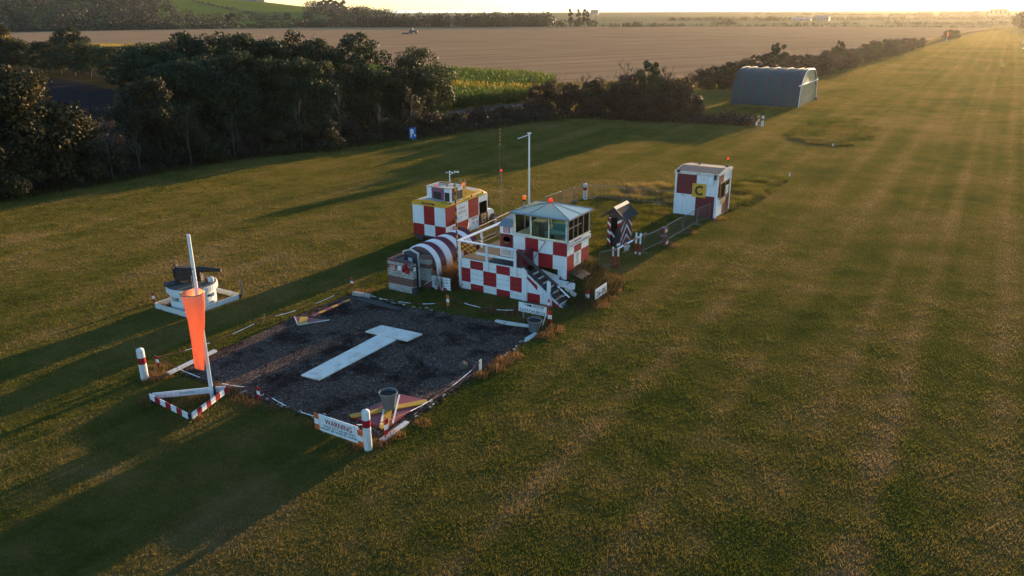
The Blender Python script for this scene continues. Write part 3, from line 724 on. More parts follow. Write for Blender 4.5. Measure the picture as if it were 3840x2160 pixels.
# ---- far: wood, hillside, hedgerows, poplars
rf = np.random.default_rng(19)
def wl(x, y, h, w): return (x, y, h*0.45, w, w, h*0.55)
lumps = []
for x, y in along([(-372, 420), (-330, 437), (-290, 454), (-266, 466), (-254, 471)], 2.6, 2.0, rf):
    for dd in (0, 9, 18): lumps.append(wl(x-dd*0.6+rf.normal()*2, y+dd+rf.normal()*2, 7.8+rf.normal()*0.9, 3.6+rf.random()*1.6))
for x, y in along([(-256, 470), (-243, 476), (-226, 482)], 2.6, 1.2, rf): lumps.append(wl(x, y, 4.2, 3.0))
lump_mass('far_wood', lumps, 150, 0.55, leaf_far, 20, 'dark belt of trees beyond the far edge of the stubble field', 'wood')
lumps = []
for i in range(330):
    az = rf.uniform(-66, -50.2); r = rf.uniform(580, 900); z = float(hill_z(az, r))
    if az > -53.5 and r > 640+(az+50.2)*(-30): continue
    hh = rf.uniform(6, 12)*(1.15 if az < -54 else 0.8); x, y = pol(az, r); lumps.append((x, y, z+hh*0.4, hh*0.55, hh*0.55, hh*0.6))
lump_mass('hillside_wood', lumps, 380, 0.5, leaf_far, 21, 'wooded lower slope of the hill at the top left', 'wood')
lumps = []
def hedge_line(pts, hh, step):
    for (a0, r0), (a1, r1) in zip(pts[:-1], pts[1:]):
        x0, y0 = pol(a0, r0); x1, y1 = pol(a1, r1); n = max(1, int(math.hypot(x1-x0, y1-y0)/step))
        for k in range(n):
            f = (k+rf.random())/n; az = a0+(a1-a0)*f; r = r0+(r1-r0)*f; x, y = pol(az, r); q = hh*(0.6+0.7*rf.random())
            lumps.append((x, y, float(hill_z(az, r))+q*0.35, q*0.7, q*0.7, q*0.6))
hedge_line([(-64, 572), (-56, 572), (-50, 572), (-44.5, 570), (-41.6, 566)], 4.2, 2.2)
hedge_line([(-46.2, 590), (-43.4, 585), (-41.4, 575)], 6.5, 2.4)
hedge_line([(-44.8, 800), (-42.8, 770), (-40.9, 720), (-39.2, 640)], 10, 4)
hedge_line([(-50.5, 690), (-48.6, 680), (-46.4, 690)], 4.5, 3)
hedge_line([(-52, 830), (-49.6, 770), (-47.6, 715)], 2.2, 2.0)
lump_mass('far_hedgerows', lumps, 130, 0.55, leaf_far, 22, 'dark hedgerows dividing the green fields on the far hill', 'hedgerow')
for (az, r, h, k, lb) in [(-49.85, 600, 9.5, 'far1', 'round dark tree alone below the hillside pasture at the top left'), (-46.3, 700, 5.6, 'far2', 'small round tree on the left of the hillside hedgerow'), (-44.95, 700, 7.2, 'far2', 'larger round bush in the hillside hedgerow left of the far wood')]:
    x, y = pol(az, r); plant(k, 'far_tree', lb, 'tree', x, y, h, z=float(hill_z(az, r)))
for (az, r, h, k, w) in [(-43.9, 960, 10, 'far1', 1.1), (-43.5, 955, 11.5, 'far1', 1.2), (-43.1, 960, 10.5, 'far1', 1.2), (-42.6, 955, 12, 'far1', 1.1)]:
    x, y = pol(az, r); plant(k, 'crest_tree', 'tree of the clump standing on the crest of the green hill', 'tree', x, y, h, z=float(hill_z(az, r)), group='clump of trees on the hill crest', wide=w)
for (x, y, h, lb) in [(-412, 436, 12.0, 'tall rounded tree standing up behind the left end of the far wood'), (-398, 446, 13.0, 'second tall tree behind the left end of the far wood, nearer the poplars')]:
    plant('poplar', 'tall_tree', lb, 'tree', x, y, h, wide=1.5)
for (x, y, h, lb) in [(-247.2, 481.5, 11.2, 'lone poplar at the left of the row at the end of the far wood'), (-242.3, 484.0, 10.8, 'poplar second from the left at the end of the far wood'), (-239.0, 485.8, 11.0, 'tallest poplar in the close group of three at the end of the far wood'), (-237.4, 487.0, 9.6, 'shortest poplar at the right of the close group of three')]:
    plant('poplar', 'poplar', lb, 'tree', x, y, h, wide=0.8)
lumps = []
for (x, y, h) in [(-199.7, 480.4, 3.1), (-207.8, 478.4, 2.4), (-190.9, 482.6, 2.3), (-180.8, 499.8, 1.9), (-190.6, 497.4, 1.9), (-214.3, 476.7, 1.9), (-163.5, 552.2, 3.2), (-166, 551.5, 2.4), (-169.4, 550.9, 2.0), (-173.7, 550.0, 1.7), (-155.8, 553.8, 1.5), (-173.3, 699.9, 3.6), (-169.1, 700.4, 3.1), (-178, 698, 2), (-165, 702, 2), (-150, 705, 2.2)]:
    for q in range(3): lumps.append((x+rf.normal()*1.6, y+rf.normal()*1.6, h*0.42, h*0.75, h*0.75, h*0.55))
for pts, hh in (([(-225, 478), (-190, 491), (-150, 504), (-93, 511), (-10, 505)], 1.0), ([(-137, 549), (-107, 562)], 1.2), ([(-107, 564), (-83, 569)], 1.3), ([(-70.7, 580), (-33, 573), (-5, 577), (30, 590)], 1.8), ([(-260, 700), (-160, 730), (-90, 760), (0, 780)], 2.4)):
    for x, y in along(pts, 3.0, 1.0, rf): lumps.append((x, y, hh*0.4, hh*1.2, hh*1.2, hh*(0.5+0.3*rf.random())))
for x, y in along([(-330, 1300), (-140, 1090), (-80, 1030), (-20, 1020), (60, 1020)], 9, 6, rf):
    f = min(1, max(0, (x+140)/120)); hh = 1.6+4.6*f; lumps.append((x, y, hh*0.4, 6, 6, hh*0.62))
lump_mass('distant_hedges', lumps, 110, 0.5, leaf_far, 23, 'hazy low hedges and bushes across the flat land towards the horizon', 'hedgerow')
lumps = []
for i in range(26):
    lumps.append((4+rf.uniform(-3.0, 18), 474+rf.uniform(0, 30), rf.uniform(2, 5.2), 3.4, 3.4, 3.0))
lump_mass('runway_end_wood', lumps, 330, 0.45, leaf_far, 24, 'hazy golden clump of trees at the far end of the runway', 'wood')

# ------------------------------------------------------------------ grass
def blades(rng, X, Y, H, W, lean, Z=None, tone=None):
    n = len(X); a = rng.uniform(0, 2*math.pi, n); la = rng.uniform(0, 2*math.pi, n); L = H*lean*(0.3+rng.random(n))
    Z = np.zeros(n) if Z is None else Z
    wx, wy = np.cos(a)*W, np.sin(a)*W
    V = np.stack([np.stack([X-wx, Y-wy, Z-0.01], 1), np.stack([X+wx, Y+wy, Z-0.01], 1), np.stack([X+np.cos(la)*L, Y+np.sin(la)*L, Z+H], 1)], 1).reshape(-1, 3)
    t = rng.random(n) if tone is None else tone
    return V, np.arange(3*n).reshape(-1, 3), np.repeat(t, 3)
PAD = [(-22.4, 14.8), (-13.4, 14.8), (-13.4, 24.0), (-19.3, 23.5), (-22.3, 23.5)]
rgr = np.random.default_rng(77)
n = 1250000
rr_ = 10.5*np.exp(rgr.random(n)*math.log(340/10.5)); aa_ = R(-31.3)+rgr.uniform(-R(43), R(43), n)
gx, gy = rr_*np.sin(aa_), rr_*np.cos(aa_)
# tufts gather into clumps
gx += 0.05*rgr.normal(size=n); gy += 0.05*rgr.normal(size=n)
edge_x = np.interp(gy, [p[1] for p in EDGE]+[84, 100, 118, 150, 200, 270, 330], [p[0] for p in EDGE]+[-26, -30, -33, -27.5, -25, -20.5, -14])
keep = ~inside(PAD, gx, gy) & (rgr.random(n) < np.clip((335-rr_)/120, 0, 1)) & (gx > edge_x-0.3) & ~((gy > 79.5) & (gy < 99) & (gx < -21.5)) & ~((gx < -20.2) & (gx > -29) & (gy > 100) & (gy < 110.2)) & (gx < 40)
gx, gy, rr_ = gx[keep], gy[keep], rr_[keep]
clump = 0.5+0.5*np.sin(gx*2.3+1.7*np.sin(gy*1.1))*np.sin(gy*2.9+1.3*np.sin(gx*1.7))
H = (0.020+0.045*rgr.random(len(gx))**2)*(0.65+0.75*clump)*(1+np.minimum(rr_, 190)/110); W = 0.0048+0.00036*rr_
V, Fq, tn = blades(rgr, gx, gy, H, W, 1.1)
o = link('mown_grass', np_mesh('mown_grass', V, Fq, blade_turf, tn)); tag(o, 'short mown grass of the airfield', 'grass', None, 'stuff')

V, Fq, tn = blades(fr, FR[0], FR[1], FR[2], np.full(len(FR[0]), 0.014), 0.6)
fringe = blade_mat('fringe_grass', [(0, (0.022, 0.024, 0.010)), (0.6, (0.05, 0.044, 0.022)), (1, (0.11, 0.085, 0.045))])
o = link('fringe_grass', np_mesh('fringe_grass', V, Fq, fringe, tn)); tag(o, 'fringe of tall dull grass where the mown turf meets the wood', 'grass', None, 'stuff')
def patch(name, poly, n, h, w, mat, seed, label, lump=0.6, lean=0.8):
    rng = np.random.default_rng(seed); xs = [p[0] for p in poly]; ys = [p[1] for p in poly]
    X = rng.uniform(min(xs), max(xs), n); Y = rng.uniform(min(ys), max(ys), n); k = inside(poly, X+0.45*np.sin(Y*3.1)+0.25*rng.normal(size=n), Y+0.45*np.sin(X*2.7)+0.35*rng.normal(size=n)); X, Y = X[k], Y[k]
    c = 0.5+0.5*np.sin(X*1.9+2*np.sin(Y*0.9))*np.sin(Y*2.2+2*np.sin(X*1.3)); c = np.clip(c, 0, 1)
    H = h*(0.35+0.5*rng.random(len(X)))*(1-lump+lump*1.5*c); tone = np.clip(0.2+0.55*c+0.15*rng.normal(size=len(X)), 0, 1)
    V, Fq, tn = blades(rng, X, Y, H, np.full(len(X), w), lean, None, tone)
    o = link(name, np_mesh(name, V, Fq, mat, tn)); tag(o, label, 'grass', None, 'stuff'); return o
WEDGE = [(-21.1, 44.9), (-16, 45.9), (-12.5, 46.4), (-11.6, 50), (-11.9, 57.9), (-14.6, 53.6), (-20.7, 49.3)]
patch('long_grass', WEDGE, 46000, 0.42, 0.018, blade_turf2, 51, 'tussocky long green grass wedge behind the chequered hut')
CIRC = [(-16.3, 77.4), (-14.9, 74.8), (-13.3, 73.4), (-11.6, 72.9), (-10.6, 74.2), (-10.9, 77.5), (-9.2, 79.5), (-10.6, 83), (-9.9, 86), (-12.0, 88.5), (-11.6, 91.5), (-14.2, 92.4), (-16.0, 90.5), (-16.4, 87.5), (-15.2, 84.0), (-17.0, 80.8)]
patch('rough_grass', CIRC, 60000, 0.40, 0.024, blade_turf2, 52, 'rough grass island with ragged tussocks on the runway side of the hangar')
patch('compound_grass', [(-21.2, 33), (-16.5, 33.3), (-14.3, 35), (-14.0, 42.5), (-16, 45.2), (-21.2, 44.3)], 46000, 0.16, 0.012, blade_long, 53, 'brighter unmown grass inside the barrier compound behind the control tower', 0.5)
patch('verge_grass', [(-26, 83.2), (-21, 82.2), (-20.5, 99), (-29, 99), (-30, 88)], 16000, 0.25, 0.02, blade_turf2, 54, 'uneven grass between the hedge and the hangar')
def tufts(name, spots, mat, seed, label, per=420):
    rng = np.random.default_rng(seed); VV, tt = [], []
    for (x, y, r, h) in spots:
        m = int(per*max(0.4, r*1.6)); a = rng.uniform(0, 6.28, m); q = r*np.sqrt(rng.random(m))
        X, Y = x+q*np.cos(a), y+q*np.sin(a); H = h*(0.35+0.65*rng.random(m))*(1.1-0.6*q/r)
        V, _, tn = blades(rng, X, Y, H, np.full(m, 0.008), 0.55); VV.append(V); tt.append(tn)
    V = np.concatenate(VV); o = link(name, np_mesh(name, V, np.arange(len(V)).reshape(-1, 3), mat, np.concatenate(tt)))
    tag(o, label, 'grass', None, 'stuff'); return o
rt = np.random.default_rng(88)
sp = [(-13.0, 20.3, 0.35, 0.35), (-13.1, 20.9, 0.4, 0.35), (-13.15, 19.6, 0.3, 0.3), (-13.0, 21.5, 0.35, 0.25), (-13.1, 15.1, 0.3, 0.3), (-13.2, 14.6, 0.3, 0.25), (-12.9, 16.1, 0.3, 0.2), (-13.0, 24.3, 0.5, 0.32), (-12.9, 23.6, 0.4, 0.28), (-14.2, 24.8, 0.5, 0.4), (-15.3, 25.0, 0.5, 0.4), (-16.0, 24.7, 0.35, 0.4),
      (-22.9, 14.4, 0.5, 0.3), (-22.3, 14.2, 0.35, 0.28), (-22.4, 13.9, 0.4, 0.3), (-21.1, 12.9, 0.35, 0.3), (-20.7, 13.1, 0.3, 0.25), (-19.9, 14.5, 0.45, 0.3), (-19.4, 14.7, 0.4, 0.28), (-18.9, 12.9, 0.2, 0.28), (-18.7, 14.5, 0.4, 0.22), (-18.1, 14.4, 0.3, 0.22), (-17.4, 14.5, 0.3, 0.2), (-14.0, 14.4, 0.35, 0.25), (-13.6, 14.2, 0.25, 0.3), (-15.6, 14.5, 0.3, 0.2),
      (-20.0, 13.7, 0.5, 0.2), (-22.2, 23.7, 0.35, 0.3), (-21.7, 24.1, 0.35, 0.25), (-12.6, 27.5, 0.5, 0.3), (-12.9, 28.4, 0.6, 0.35), (-13.1, 27.0, 0.4, 0.3), (-12.9, 29.4, 0.5, 0.35), (-13.2, 40.1, 0.5, 0.3), (-13.0, 37.2, 0.4, 0.25), (-26.3, 20.0, 0.3, 0.3), (-28.1, 18.4, 0.2, 0.3), (-21.5, 82.2, 0.9, 0.6), (-23.0, 82.6, 0.9, 0.5), (-12.6, 43.6, 0.5, 0.25), (-15.9, 43.2, 0.6, 0.2)]
tufts('dry_grass', sp, blade_dry, 89, 'tufts of dry straw coloured grass around the posts, boards and gravel edges')
sp = [(-19.35+rt.normal()*0.12, 26.1+rt.random()*1.3, 0.35, 1.2+0.35*rt.random()) for _ in range(40)]+[(-18.95+rt.normal()*0.08, 26.2+rt.random()*0.8, 0.25, 0.55) for _ in range(6)]
tufts('tall_dry_weeds', sp, blade_dry, 90, 'heap of tall dry brown weeds between the striped shelter and the viewing platform', 300)
# loose stones on the gravel
rs_ = np.random.default_rng(91); n = 5200
X = rs_.uniform(-22.5, -13.2, n); Y = rs_.uniform(14.6, 24.1, n)
edge = rs_.random(n) < 0.22; X[edge] = np.where(rs_.random(edge.sum()) < 0.5, -13.3+rs_.normal(size=edge.sum())*0.15, X[edge]); Y[edge] = np.where(X[edge] > -13.9, Y[edge], 14.75+rs_.normal(size=edge.sum())*0.12)
s = rs_.uniform(0.007, 0.02, n)*np.where(rs_.random(n) < 0.03, 2.0, 1)
dirs = np.array([(1, 0, 0), (-.5, .86, 0), (-.5, -.86, 0), (0, 0, .8)]); J = 1+0.35*rs_.normal(size=(n, 4, 1))
V = (np.stack([X, Y, np.full(n, 0.02)], 1)[:, None, :]+dirs[None]*s[:, None, None]*J*1.6).reshape(-1, 3)
Fq = (np.arange(n)[:, None, None]*4+np.array([(0, 1, 3), (1, 2, 3), (2, 0, 3)])[None]).reshape(-1, 3)
stone_mat = blade_mat('loose_stone', [(0, (0.02, 0.018, 0.016)), (0.7, (0.07, 0.06, 0.055)), (0.93, (0.17, 0.15, 0.14)), (1, (0.42, 0.40, 0.38))])
o = link('loose_stones', np_mesh('loose_stones', V, Fq, stone_mat, np.repeat(rs_.random(n), 4))); tag(o, 'loose pale stones scattered over the dark gravel pad', 'stones', None, 'stuff')

# ================================================================== OBJECTS ON THE AIRFIELD
def plate(poly, z0, z1, m=0):
    B = MB(); B.prism(poly, 'z', z0, z1, m); return B

# ---- signals area: white landing T
t = thing('landing_t', 'large white wooden T lying flat on the dark gravel', 'landing T', (-17.9, 19, 0.02))
plate([(-18.30, 16.57), (-17.52, 16.61), (-17.46, 20.50), (-18.32, 20.53)], 0.022, 0.062).build('stem', board_white, t)
plate([(-18.92, 20.49), (-17.02, 20.59), (-16.93, 21.38), (-18.80, 21.26)], 0.030, 0.085).build('crossbar', board_white, t)

# ---- red board with yellow cross
t = thing('signal_board', 'square red board with a yellow cross in the near corner of the gravel', 'signal board', (-14.2, 16.2, 0.02))
plate([(-14.93, 15.26), (-13.57, 15.25), (-13.67, 17.24), (-14.66, 17.14)], 0.025, 0.075).build('panel', red_board, t)
B = MB(); B.prism([(-14.95, 15.36), (-14.98, 15.27), (-14.87, 15.20), (-14.78, 15.22), (-13.46, 17.02), (-13.50, 17.13), (-13.58, 17.22), (-13.66, 17.17)], 'z', 0.080, 0.112); B.build('bar', yellow_faded, t)
B = MB(); B.prism([(-13.74, 15.16), (-13.60, 15.12), (-13.54, 15.32), (-14.12, 16.22), (-14.36, 16.06)], 'z', 0.080, 0.108); B.build('bar', yellow_faded, t)
for p, q in (((-13.79, 15.28), (-14.55, 16.40)), ((-13.54, 15.52), (-14.50, 17.02))):
    B = MB(); B.beam((*p, 0.118), (*q, 0.118), 0.045, 0.012); B.build('white_line', white, t)

def flower_pot(label, x, y, z, r, h, lean=(0, 0)):
    t = thing('plant_pot', label, 'pot', (x, y, z))
    B = MB(); B.lathe((x, y, z), [(r*0.70, 0), (r*0.80, h*0.4), (r*0.95, h*0.88), (r*1.06, h*0.89), (r*1.06, h), (r*0.98, h), (r*0.93, h*0.86)], 28, cap0=True); B.build('body', terracotta, t)
    B = MB(); B.lathe((x, y, z), [(r*0.93, h*0.84), (0.01, h*0.87)], 28); B.build('soil', soil, t)
    t.rotation_euler = (lean[0], lean[1], 0)
    return t
flower_pot('grey tapered plant pot standing on the red and yellow signal board', -14.26, 16.23, 0.115, 0.27, 0.52)
flower_pot('pale grey plant pot leaning in the weeds by the airport sign', -13.55, 23.85, 0.0, 0.27, 0.50, (0.05, 0.1))

# ---- boards and broken edging round the gravel
plate([(-21.80, 22.98), (-19.33, 22.86), (-19.26, 23.17), (-21.64, 23.36)], 0.02, 0.06).solo('dark_board', deck_mat, (-20.5, 23.1, 0.02), 'long dark board lying along the back edge of the gravel', 'board')
t = thing('arrow_board', 'faded red and yellow triangular board lying at the left side of the gravel', 'signal board', (-21.7, 20.2, 0.02))
plate([(-22.43, 20.28), (-21.62, 19.68), (-20.94, 20.69)], 0.025, 0.055).build('panel', red_board, t)
plate([(-21.66, 19.74), (-21.45, 20.02), (-21.92, 20.50), (-22.18, 20.36)], 0.058, 0.064).build('yellow_patch', yellow_faded, t)
B = MB(); B.beam((-22.43, 20.28, 0.06), (-21.62, 19.68, 0.06), 0.03, 0.03); B.beam((-21.62, 19.68, 0.06), (-20.94, 20.69, 0.06), 0.03, 0.03); B.build('edging', white_rough, t)
t = thing('marker_strip', 'narrow strip of alternating faded yellow and red boards at the back left of the gravel', 'marker strip', (-21.87, 21.8, 0.02))
for k in range(6):
    y0 = 20.72+k*0.36; B = MB(); B.box(-21.95, -21.80, y0, y0+0.35, 0.02, 0.045); B.build('segment', (red_board if k % 2 == 0 else yellow_faded), t)
B = MB(); B.beam((-22.16, 23.42, 0.09), (-21.28, 23.52, 0.08), 0.2, 0.17); B.solo('concrete_block', stone, (-21.7, 23.5, 0), 'long grey concrete block at the far left corner of the gravel', 'block', bevel=0.03)
B = MB(); B.beam((-22.15, 14.35, 0.10), (-22.32, 16.4, 0.10), 0.16, 0.07); B.solo('timber_beam', white_rough, (-22.2, 15.2, 0), 'pale timber beam lying at the left front corner of the gravel behind the wind sock', 'beam')
edge_grey = M('chipped_concrete', (0.30, 0.27, 0.23), 0.9, 0.2, 8, (0.14, 0.12, 0.1), 9, 0.6, 0.5)
def slab(poly, z, label):
    B = MB(); B.prism(poly, 'z', 0.0, z); c = poly[0]; B.solo('edging_slab', edge_grey if 'fragment' in label and re_.random() < 0.72 else white_rough, (c[0], c[1], 0), label, 'edging slab', 'broken white edging slabs', bevel=0.008)
re_ = np.random.default_rng(17)
slab([(-13.36, 14.70), (-13.18, 14.72), (-13.24, 15.92), (-13.40, 15.90)], 0.06, 'largest cracked white edging slab at the near corner of the gravel')
slab([(-15.30, 23.86), (-14.9, 23.82), (-13.85, 24.02), (-13.85, 24.16), (-15.25, 23.97)], 0.09, 'long white edging slab beside the leaning grey pot')
slab([(-13.46, 23.05), (-13.33, 22.75), (-13.25, 22.95), (-13.28, 23.65), (-13.42, 23.72)], 0.05, 'broken white edging slab just below the leaning grey pot')
re_ = np.random.default_rng(17)
for k in range(15):
    y = 16.15+k*0.27+(3.1 if k > 7 else 0)+re_.normal()*0.12; x = -13.34+re_.normal()*0.09; l = 0.03+0.16*re_.random()**2; w = 0.015+0.05*re_.random()
    slab([(x-w, y), (x+w*0.6, y-0.03), (x+w, y+l), (x-w*0.4, y+l+0.04)], 0.035+0.03*re_.random(), 'small white fragment of edging along the right side of the gravel')
for k in range(16):
    x = -19.2+k*0.37+re_.normal()*0.16; y = 14.78+re_.normal()*0.09; l = 0.03+0.07*re_.random(); w = 0.03+0.06*re_.random()
    slab([(x, y-w), (x+l, y-w*0.7), (x+l*1.2, y+w*0.5), (x+0.02, y+w)], 0.03+0.03*re_.random(), 'small white fragment of edging along the front side of the gravel')
for k in range(11):
    x = -21.2+k*0.36+re_.normal()*0.15; y = 23.58+re_.normal()*0.07+0.03*max(0, k-6); l = 0.05+0.16*re_.random(); w = 0.02+0.035*re_.random()
    slab([(x, y-w), (x+l, y-w*0.7), (x+l*1.1, y+w*0.5), (x+0.02, y+w)], 0.04, 'small white fragment of edging along the back of the gravel')
rr3 = np.random.default_rng(3)
def rock(name, c, s, mat, label, cat, seed, n=70):
    rng = np.random.default_rng(seed); B = MB(); rings = []; m = 9
    for i in range(6):
        ph = math.pi*i/5; rings.append([(c[0]+s[0]*math.sin(ph)*math.cos(2*math.pi*j/m)*(0.8+0.35*rng.random()), c[1]+s[1]*math.sin(ph)*math.sin(2*math.pi*j/m)*(0.8+0.35*rng.random()), c[2]-s[2]*math.cos(ph)*(0.85+0.25*rng.random())) for j in range(m)])
    for i in range(5): B.add(rings[i]+rings[i+1], [(j, (j+1) % m, m+(j+1) % m, m+j) for j in range(m)])
    return B.solo(name, mat, (c[0], c[1], c[2]-s[2]), label, cat)
rock('rock', (-13.95, 19.75, 0.13), (0.16, 0.2, 0.16), M('brown_stone', (0.09, 0.075, 0.06), 0.9, 0.3, 6, bmp=0.5), 'rough stone lying on the gravel near its right edge', 'rock', 4)

# ---- warning sign
t = thing('warning_sign', 'long white WARNING board with red heading at the front corner of the gravel', 'sign', (-14.35, 14.15, 0))
B = MB(); B.box(-15.08, -13.62, 14.13, 14.17, 0.12, 0.64); B.build('board', white, t, 0.006)
text('WARNING', 1.02, 0.17, (-14.33, 14.13, 0.475), 'f', letter_red, t, 'heading', bold=0.012)
text('TAXIWAY NOT TO BE USED WHEN', 1.20, 0.062, (-14.33, 14.13, 0.325), 'f', letter, t, bold=0.006)
text('AIRCRAFT ARE TAKING OFF / LANDING', 1.36, 0.062, (-14.33, 14.13, 0.235), 'f', letter, t, bold=0.006)
for x0, z0 in ((-15.25, 0.14), (-13.62, 0.06)):
    for k in range(3):
        B = MB(); B.box(x0, x0+0.17, 14.12, 14.15, z0+k*0.17, z0+k*0.17+0.168); B.build('reflector', [orange_plate, white, orange_plate][k], t)
for x in (-15.0, -13.75): B = MB(); B.box(x-0.02, x+0.02, 14.175, 14.21, -0.05, 0.55); B.build('post', wood_raw, t)

# ---- EASTCHURCH sign, runway sign
t = thing('airport_sign', 'white board reading AIRPORT EASTCHURCH with a biplane, on thin legs behind the gravel', 'sign', (-14.1, 24.65, 0))
B = MB(); B.box(-14.69, -13.46, 24.64, 24.68, 0.34, 0.74); B.build('board', white, t, 0.006)
B = MB(); B.box(-14.72, -13.43, 24.62, 24.70, 0.74, 0.765); B.build('cap', black, t)
text('EASTCHURCH', 1.12, 0.125, (-14.07, 24.64, 0.43), 'f', letter, t, bold=0.008, spacing=1.08)
text('AIRPORT', 0.52, 0.095, (-13.80, 24.64, 0.655), 'f', letter, t, bold=0.014)
text('OPERATIONS', 0.30, 0.035, (-13.76, 24.64, 0.555), 'f', letter_grey, t)
B = MB(); y = 24.633
for (x0, x1, z0, z1, sl) in [(-14.44, -14.12, 0.675, 0.688, 0.03), (-14.42, -14.14, 0.615, 0.628, 0.03), (-14.34, -14.15, 0.635, 0.672, 0.0), (-14.16, -14.10, 0.60, 0.70, 0.0), (-14.40, -14.385, 0.62, 0.69, 0), (-14.20, -14.185, 0.60, 0.68, 0)]:
    B.quad((x0, y, z0+sl), (x1, y, z0), (x1, y, z1), (x0, y, z1+sl))
B.build('biplane_emblem', letter, t)
B = MB(); B.beam((-14.5, 24.70, 0.40), (-14.5, 24.70, -0.05), 0.05, 0.05); B.build('leg', grey_paint, t)
B = MB(); B.beam((-13.5, 24.69, 0.38), (-13.53, 24.45, -0.05), 0.03, 0.03); B.build('leg', white_rough, t)
t = thing('runway_sign', 'small white board reading 26-08 facing the runway in front of the weedy bank', 'sign', (-12.8, 28.2, 0))
B = MB(); B.box(-12.84, -12.80, 27.66, 28.72, 0.18, 0.60); B.build('board', white, t, 0.006)
text('26-08', 0.86, 0.23, (-12.80, 28.18, 0.37), 'r', letter, t, bold=0.01)
for y in (27.85, 28.5): B = MB(); B.box(-12.88, -12.845, y-0.02, y+0.02, -0.05, 0.5); B.build('post', wood_raw, t)

# ---- red and white marker plates on sticks
def marker(label, x, y, top, size=(0.14, 0.42), lean=(0.0, 0.0), stick=True, mats=(red, white, red), face='f'):
    t = thing('marker_plate', label, 'marker', (x, y, 0), 'red and white marker plates round the signals area')
    w, hh = size
    for k in range(3):
        z0 = top-hh+k*hh/3; B = MB()
        if face == 'f': B.box(x-w/2, x+w/2, y-0.012, y+0.012, z0, z0+hh/3-0.002)
        else: B.box(x-0.012, x+0.012, y-w/2, y+w/2, z0, z0+hh/3-0.002)
        B.build('panel', mats[k], t)
    if stick:
        B = MB(); B.tube((x-w/2+0.01, y+0.03, -0.05), (x-w/2+0.01, y+0.03, top+0.03), 0.014); B.build('stick', steel, t)
    t.rotation_euler = (lean[0], lean[1], 0)
    return t
marker('leaning red and white marker plate beside the striped bollard left of the wind sock', -23.01, 14.62, 0.43, (0.13, 0.36), (0.05, -0.18))
marker('red and white marker plate just right of the wind sock mast', -18.15, 14.63, 0.50, (0.12, 0.38), (0, 0.06))
marker('red and white marker plate at the far left corner of the gravel', -22.31, 23.52, 0.70, (0.13, 0.32), (0, 0.05))
marker('red and white marker plate right of the nearest bollard', -13.24, 14.87, 0.66, (0.15, 0.50), (0, 0.05), face='r')
marker('orange and white marker plate on the grass in front of the chequered platform wall', -17.72, 24.14, 0.58, (0.13, 0.44), mats=(orange_plate, white, orange_plate))
marker('red and white marker plate left of the runway number sign', -13.10, 27.50, 0.58, (0.17, 0.48), stick=False)
marker('red and white marker plate below the right end of the airport sign', -13.36, 24.75, 0.56, (0.17, 0.50), stick=False)
marker('narrow red and white marker plate behind the right end of the airport sign', -13.68, 25.25, 0.80, (0.07, 0.36))
marker('red and white marker plate left of the round white gun emplacement', -28.72, 18.52, 0.46, (0.13, 0.42), (0, -0.05))
marker('small red and white marker stick in the grass below the pole barrier', -13.46, 30.87, 0.30, (0.07, 0.28))
B = MB(); B.box(-13.40, -13.385, 19.87, 20.03, 0.0, 0.42); B.box(-13.425, -13.401, 19.93, 19.97, -0.05, 0.2); B.solo('blank_plate', white_rough, (-13.39, 19.95, 0), 'small blank pale plate standing at the right edge of the gravel', 'plate')
B = MB(); B.path([(-23.1, 19.3, 0), (-23.12, 19.45, 0.33), (-23.2, 19.3, 0.27)], 0.014); B.solo('bent_stake', wood_raw, (-23.1, 19.3, 0), 'bent thin stake in the grass left of the gravel', 'stake')

# ---- plastic chain between the markers
def chain(label, pts, sag=0.2, n=18, wh=0.45):
    P = []
    for a, b in zip(pts[:-1], pts[1:]):
        for k in range(n):
            f = k/n; P.append((a[0]+(b[0]-a[0])*f, a[1]+(b[1]-a[1])*f, max(0.03, a[2]+(b[2]-a[2])*f-sag*4*f*(1-f))))
    P.append(pts[-1]); B = MB()
    for i in range(len(P)-1): B.tube(P[i], P[i+1], 0.011 if i % 2 else 0.015, n=5, m=0 if (i//4) % 2 else 1)
    c = pts[0]; B.solo('barrier_chain', [white, maroon], (c[0], c[1], 0), label, 'chain', 'plastic chains round the signals area')
chain('red and white chain sagging along the left side of the gravel', [(-22.31, 23.52, 0.35), (-22.9, 19.2, 0.25), (-23.0, 14.65, 0.40)], 0.18)
chain('chain sagging from the leaning marker past the foot of the wind sock mast', [(-23.0, 14.6, 0.38), (-18.2, 14.63, 0.46)], 0.26)
chain('chain along the front of the gravel behind the warning board', [(-18.1, 14.63, 0.44), (-15.2, 14.4, 0.36), (-13.27, 14.87, 0.56)], 0.16)
chain('chain along the right side of the gravel by the red signal board', [(-13.24, 14.9, 0.56), (-13.38, 19.93, 0.34)], 0.24)
chain('chain sagging in front of the chequered platform wall to the airport sign', [(-17.7, 24.14, 0.52), (-14.6, 24.75, 0.38)], 0.22)
chain('chain lying slack along the back edge of the gravel', [(-22.3, 23.55, 0.22), (-20.2, 23.66, 0.06), (-17.74, 24.12, 0.3)], 0.12)

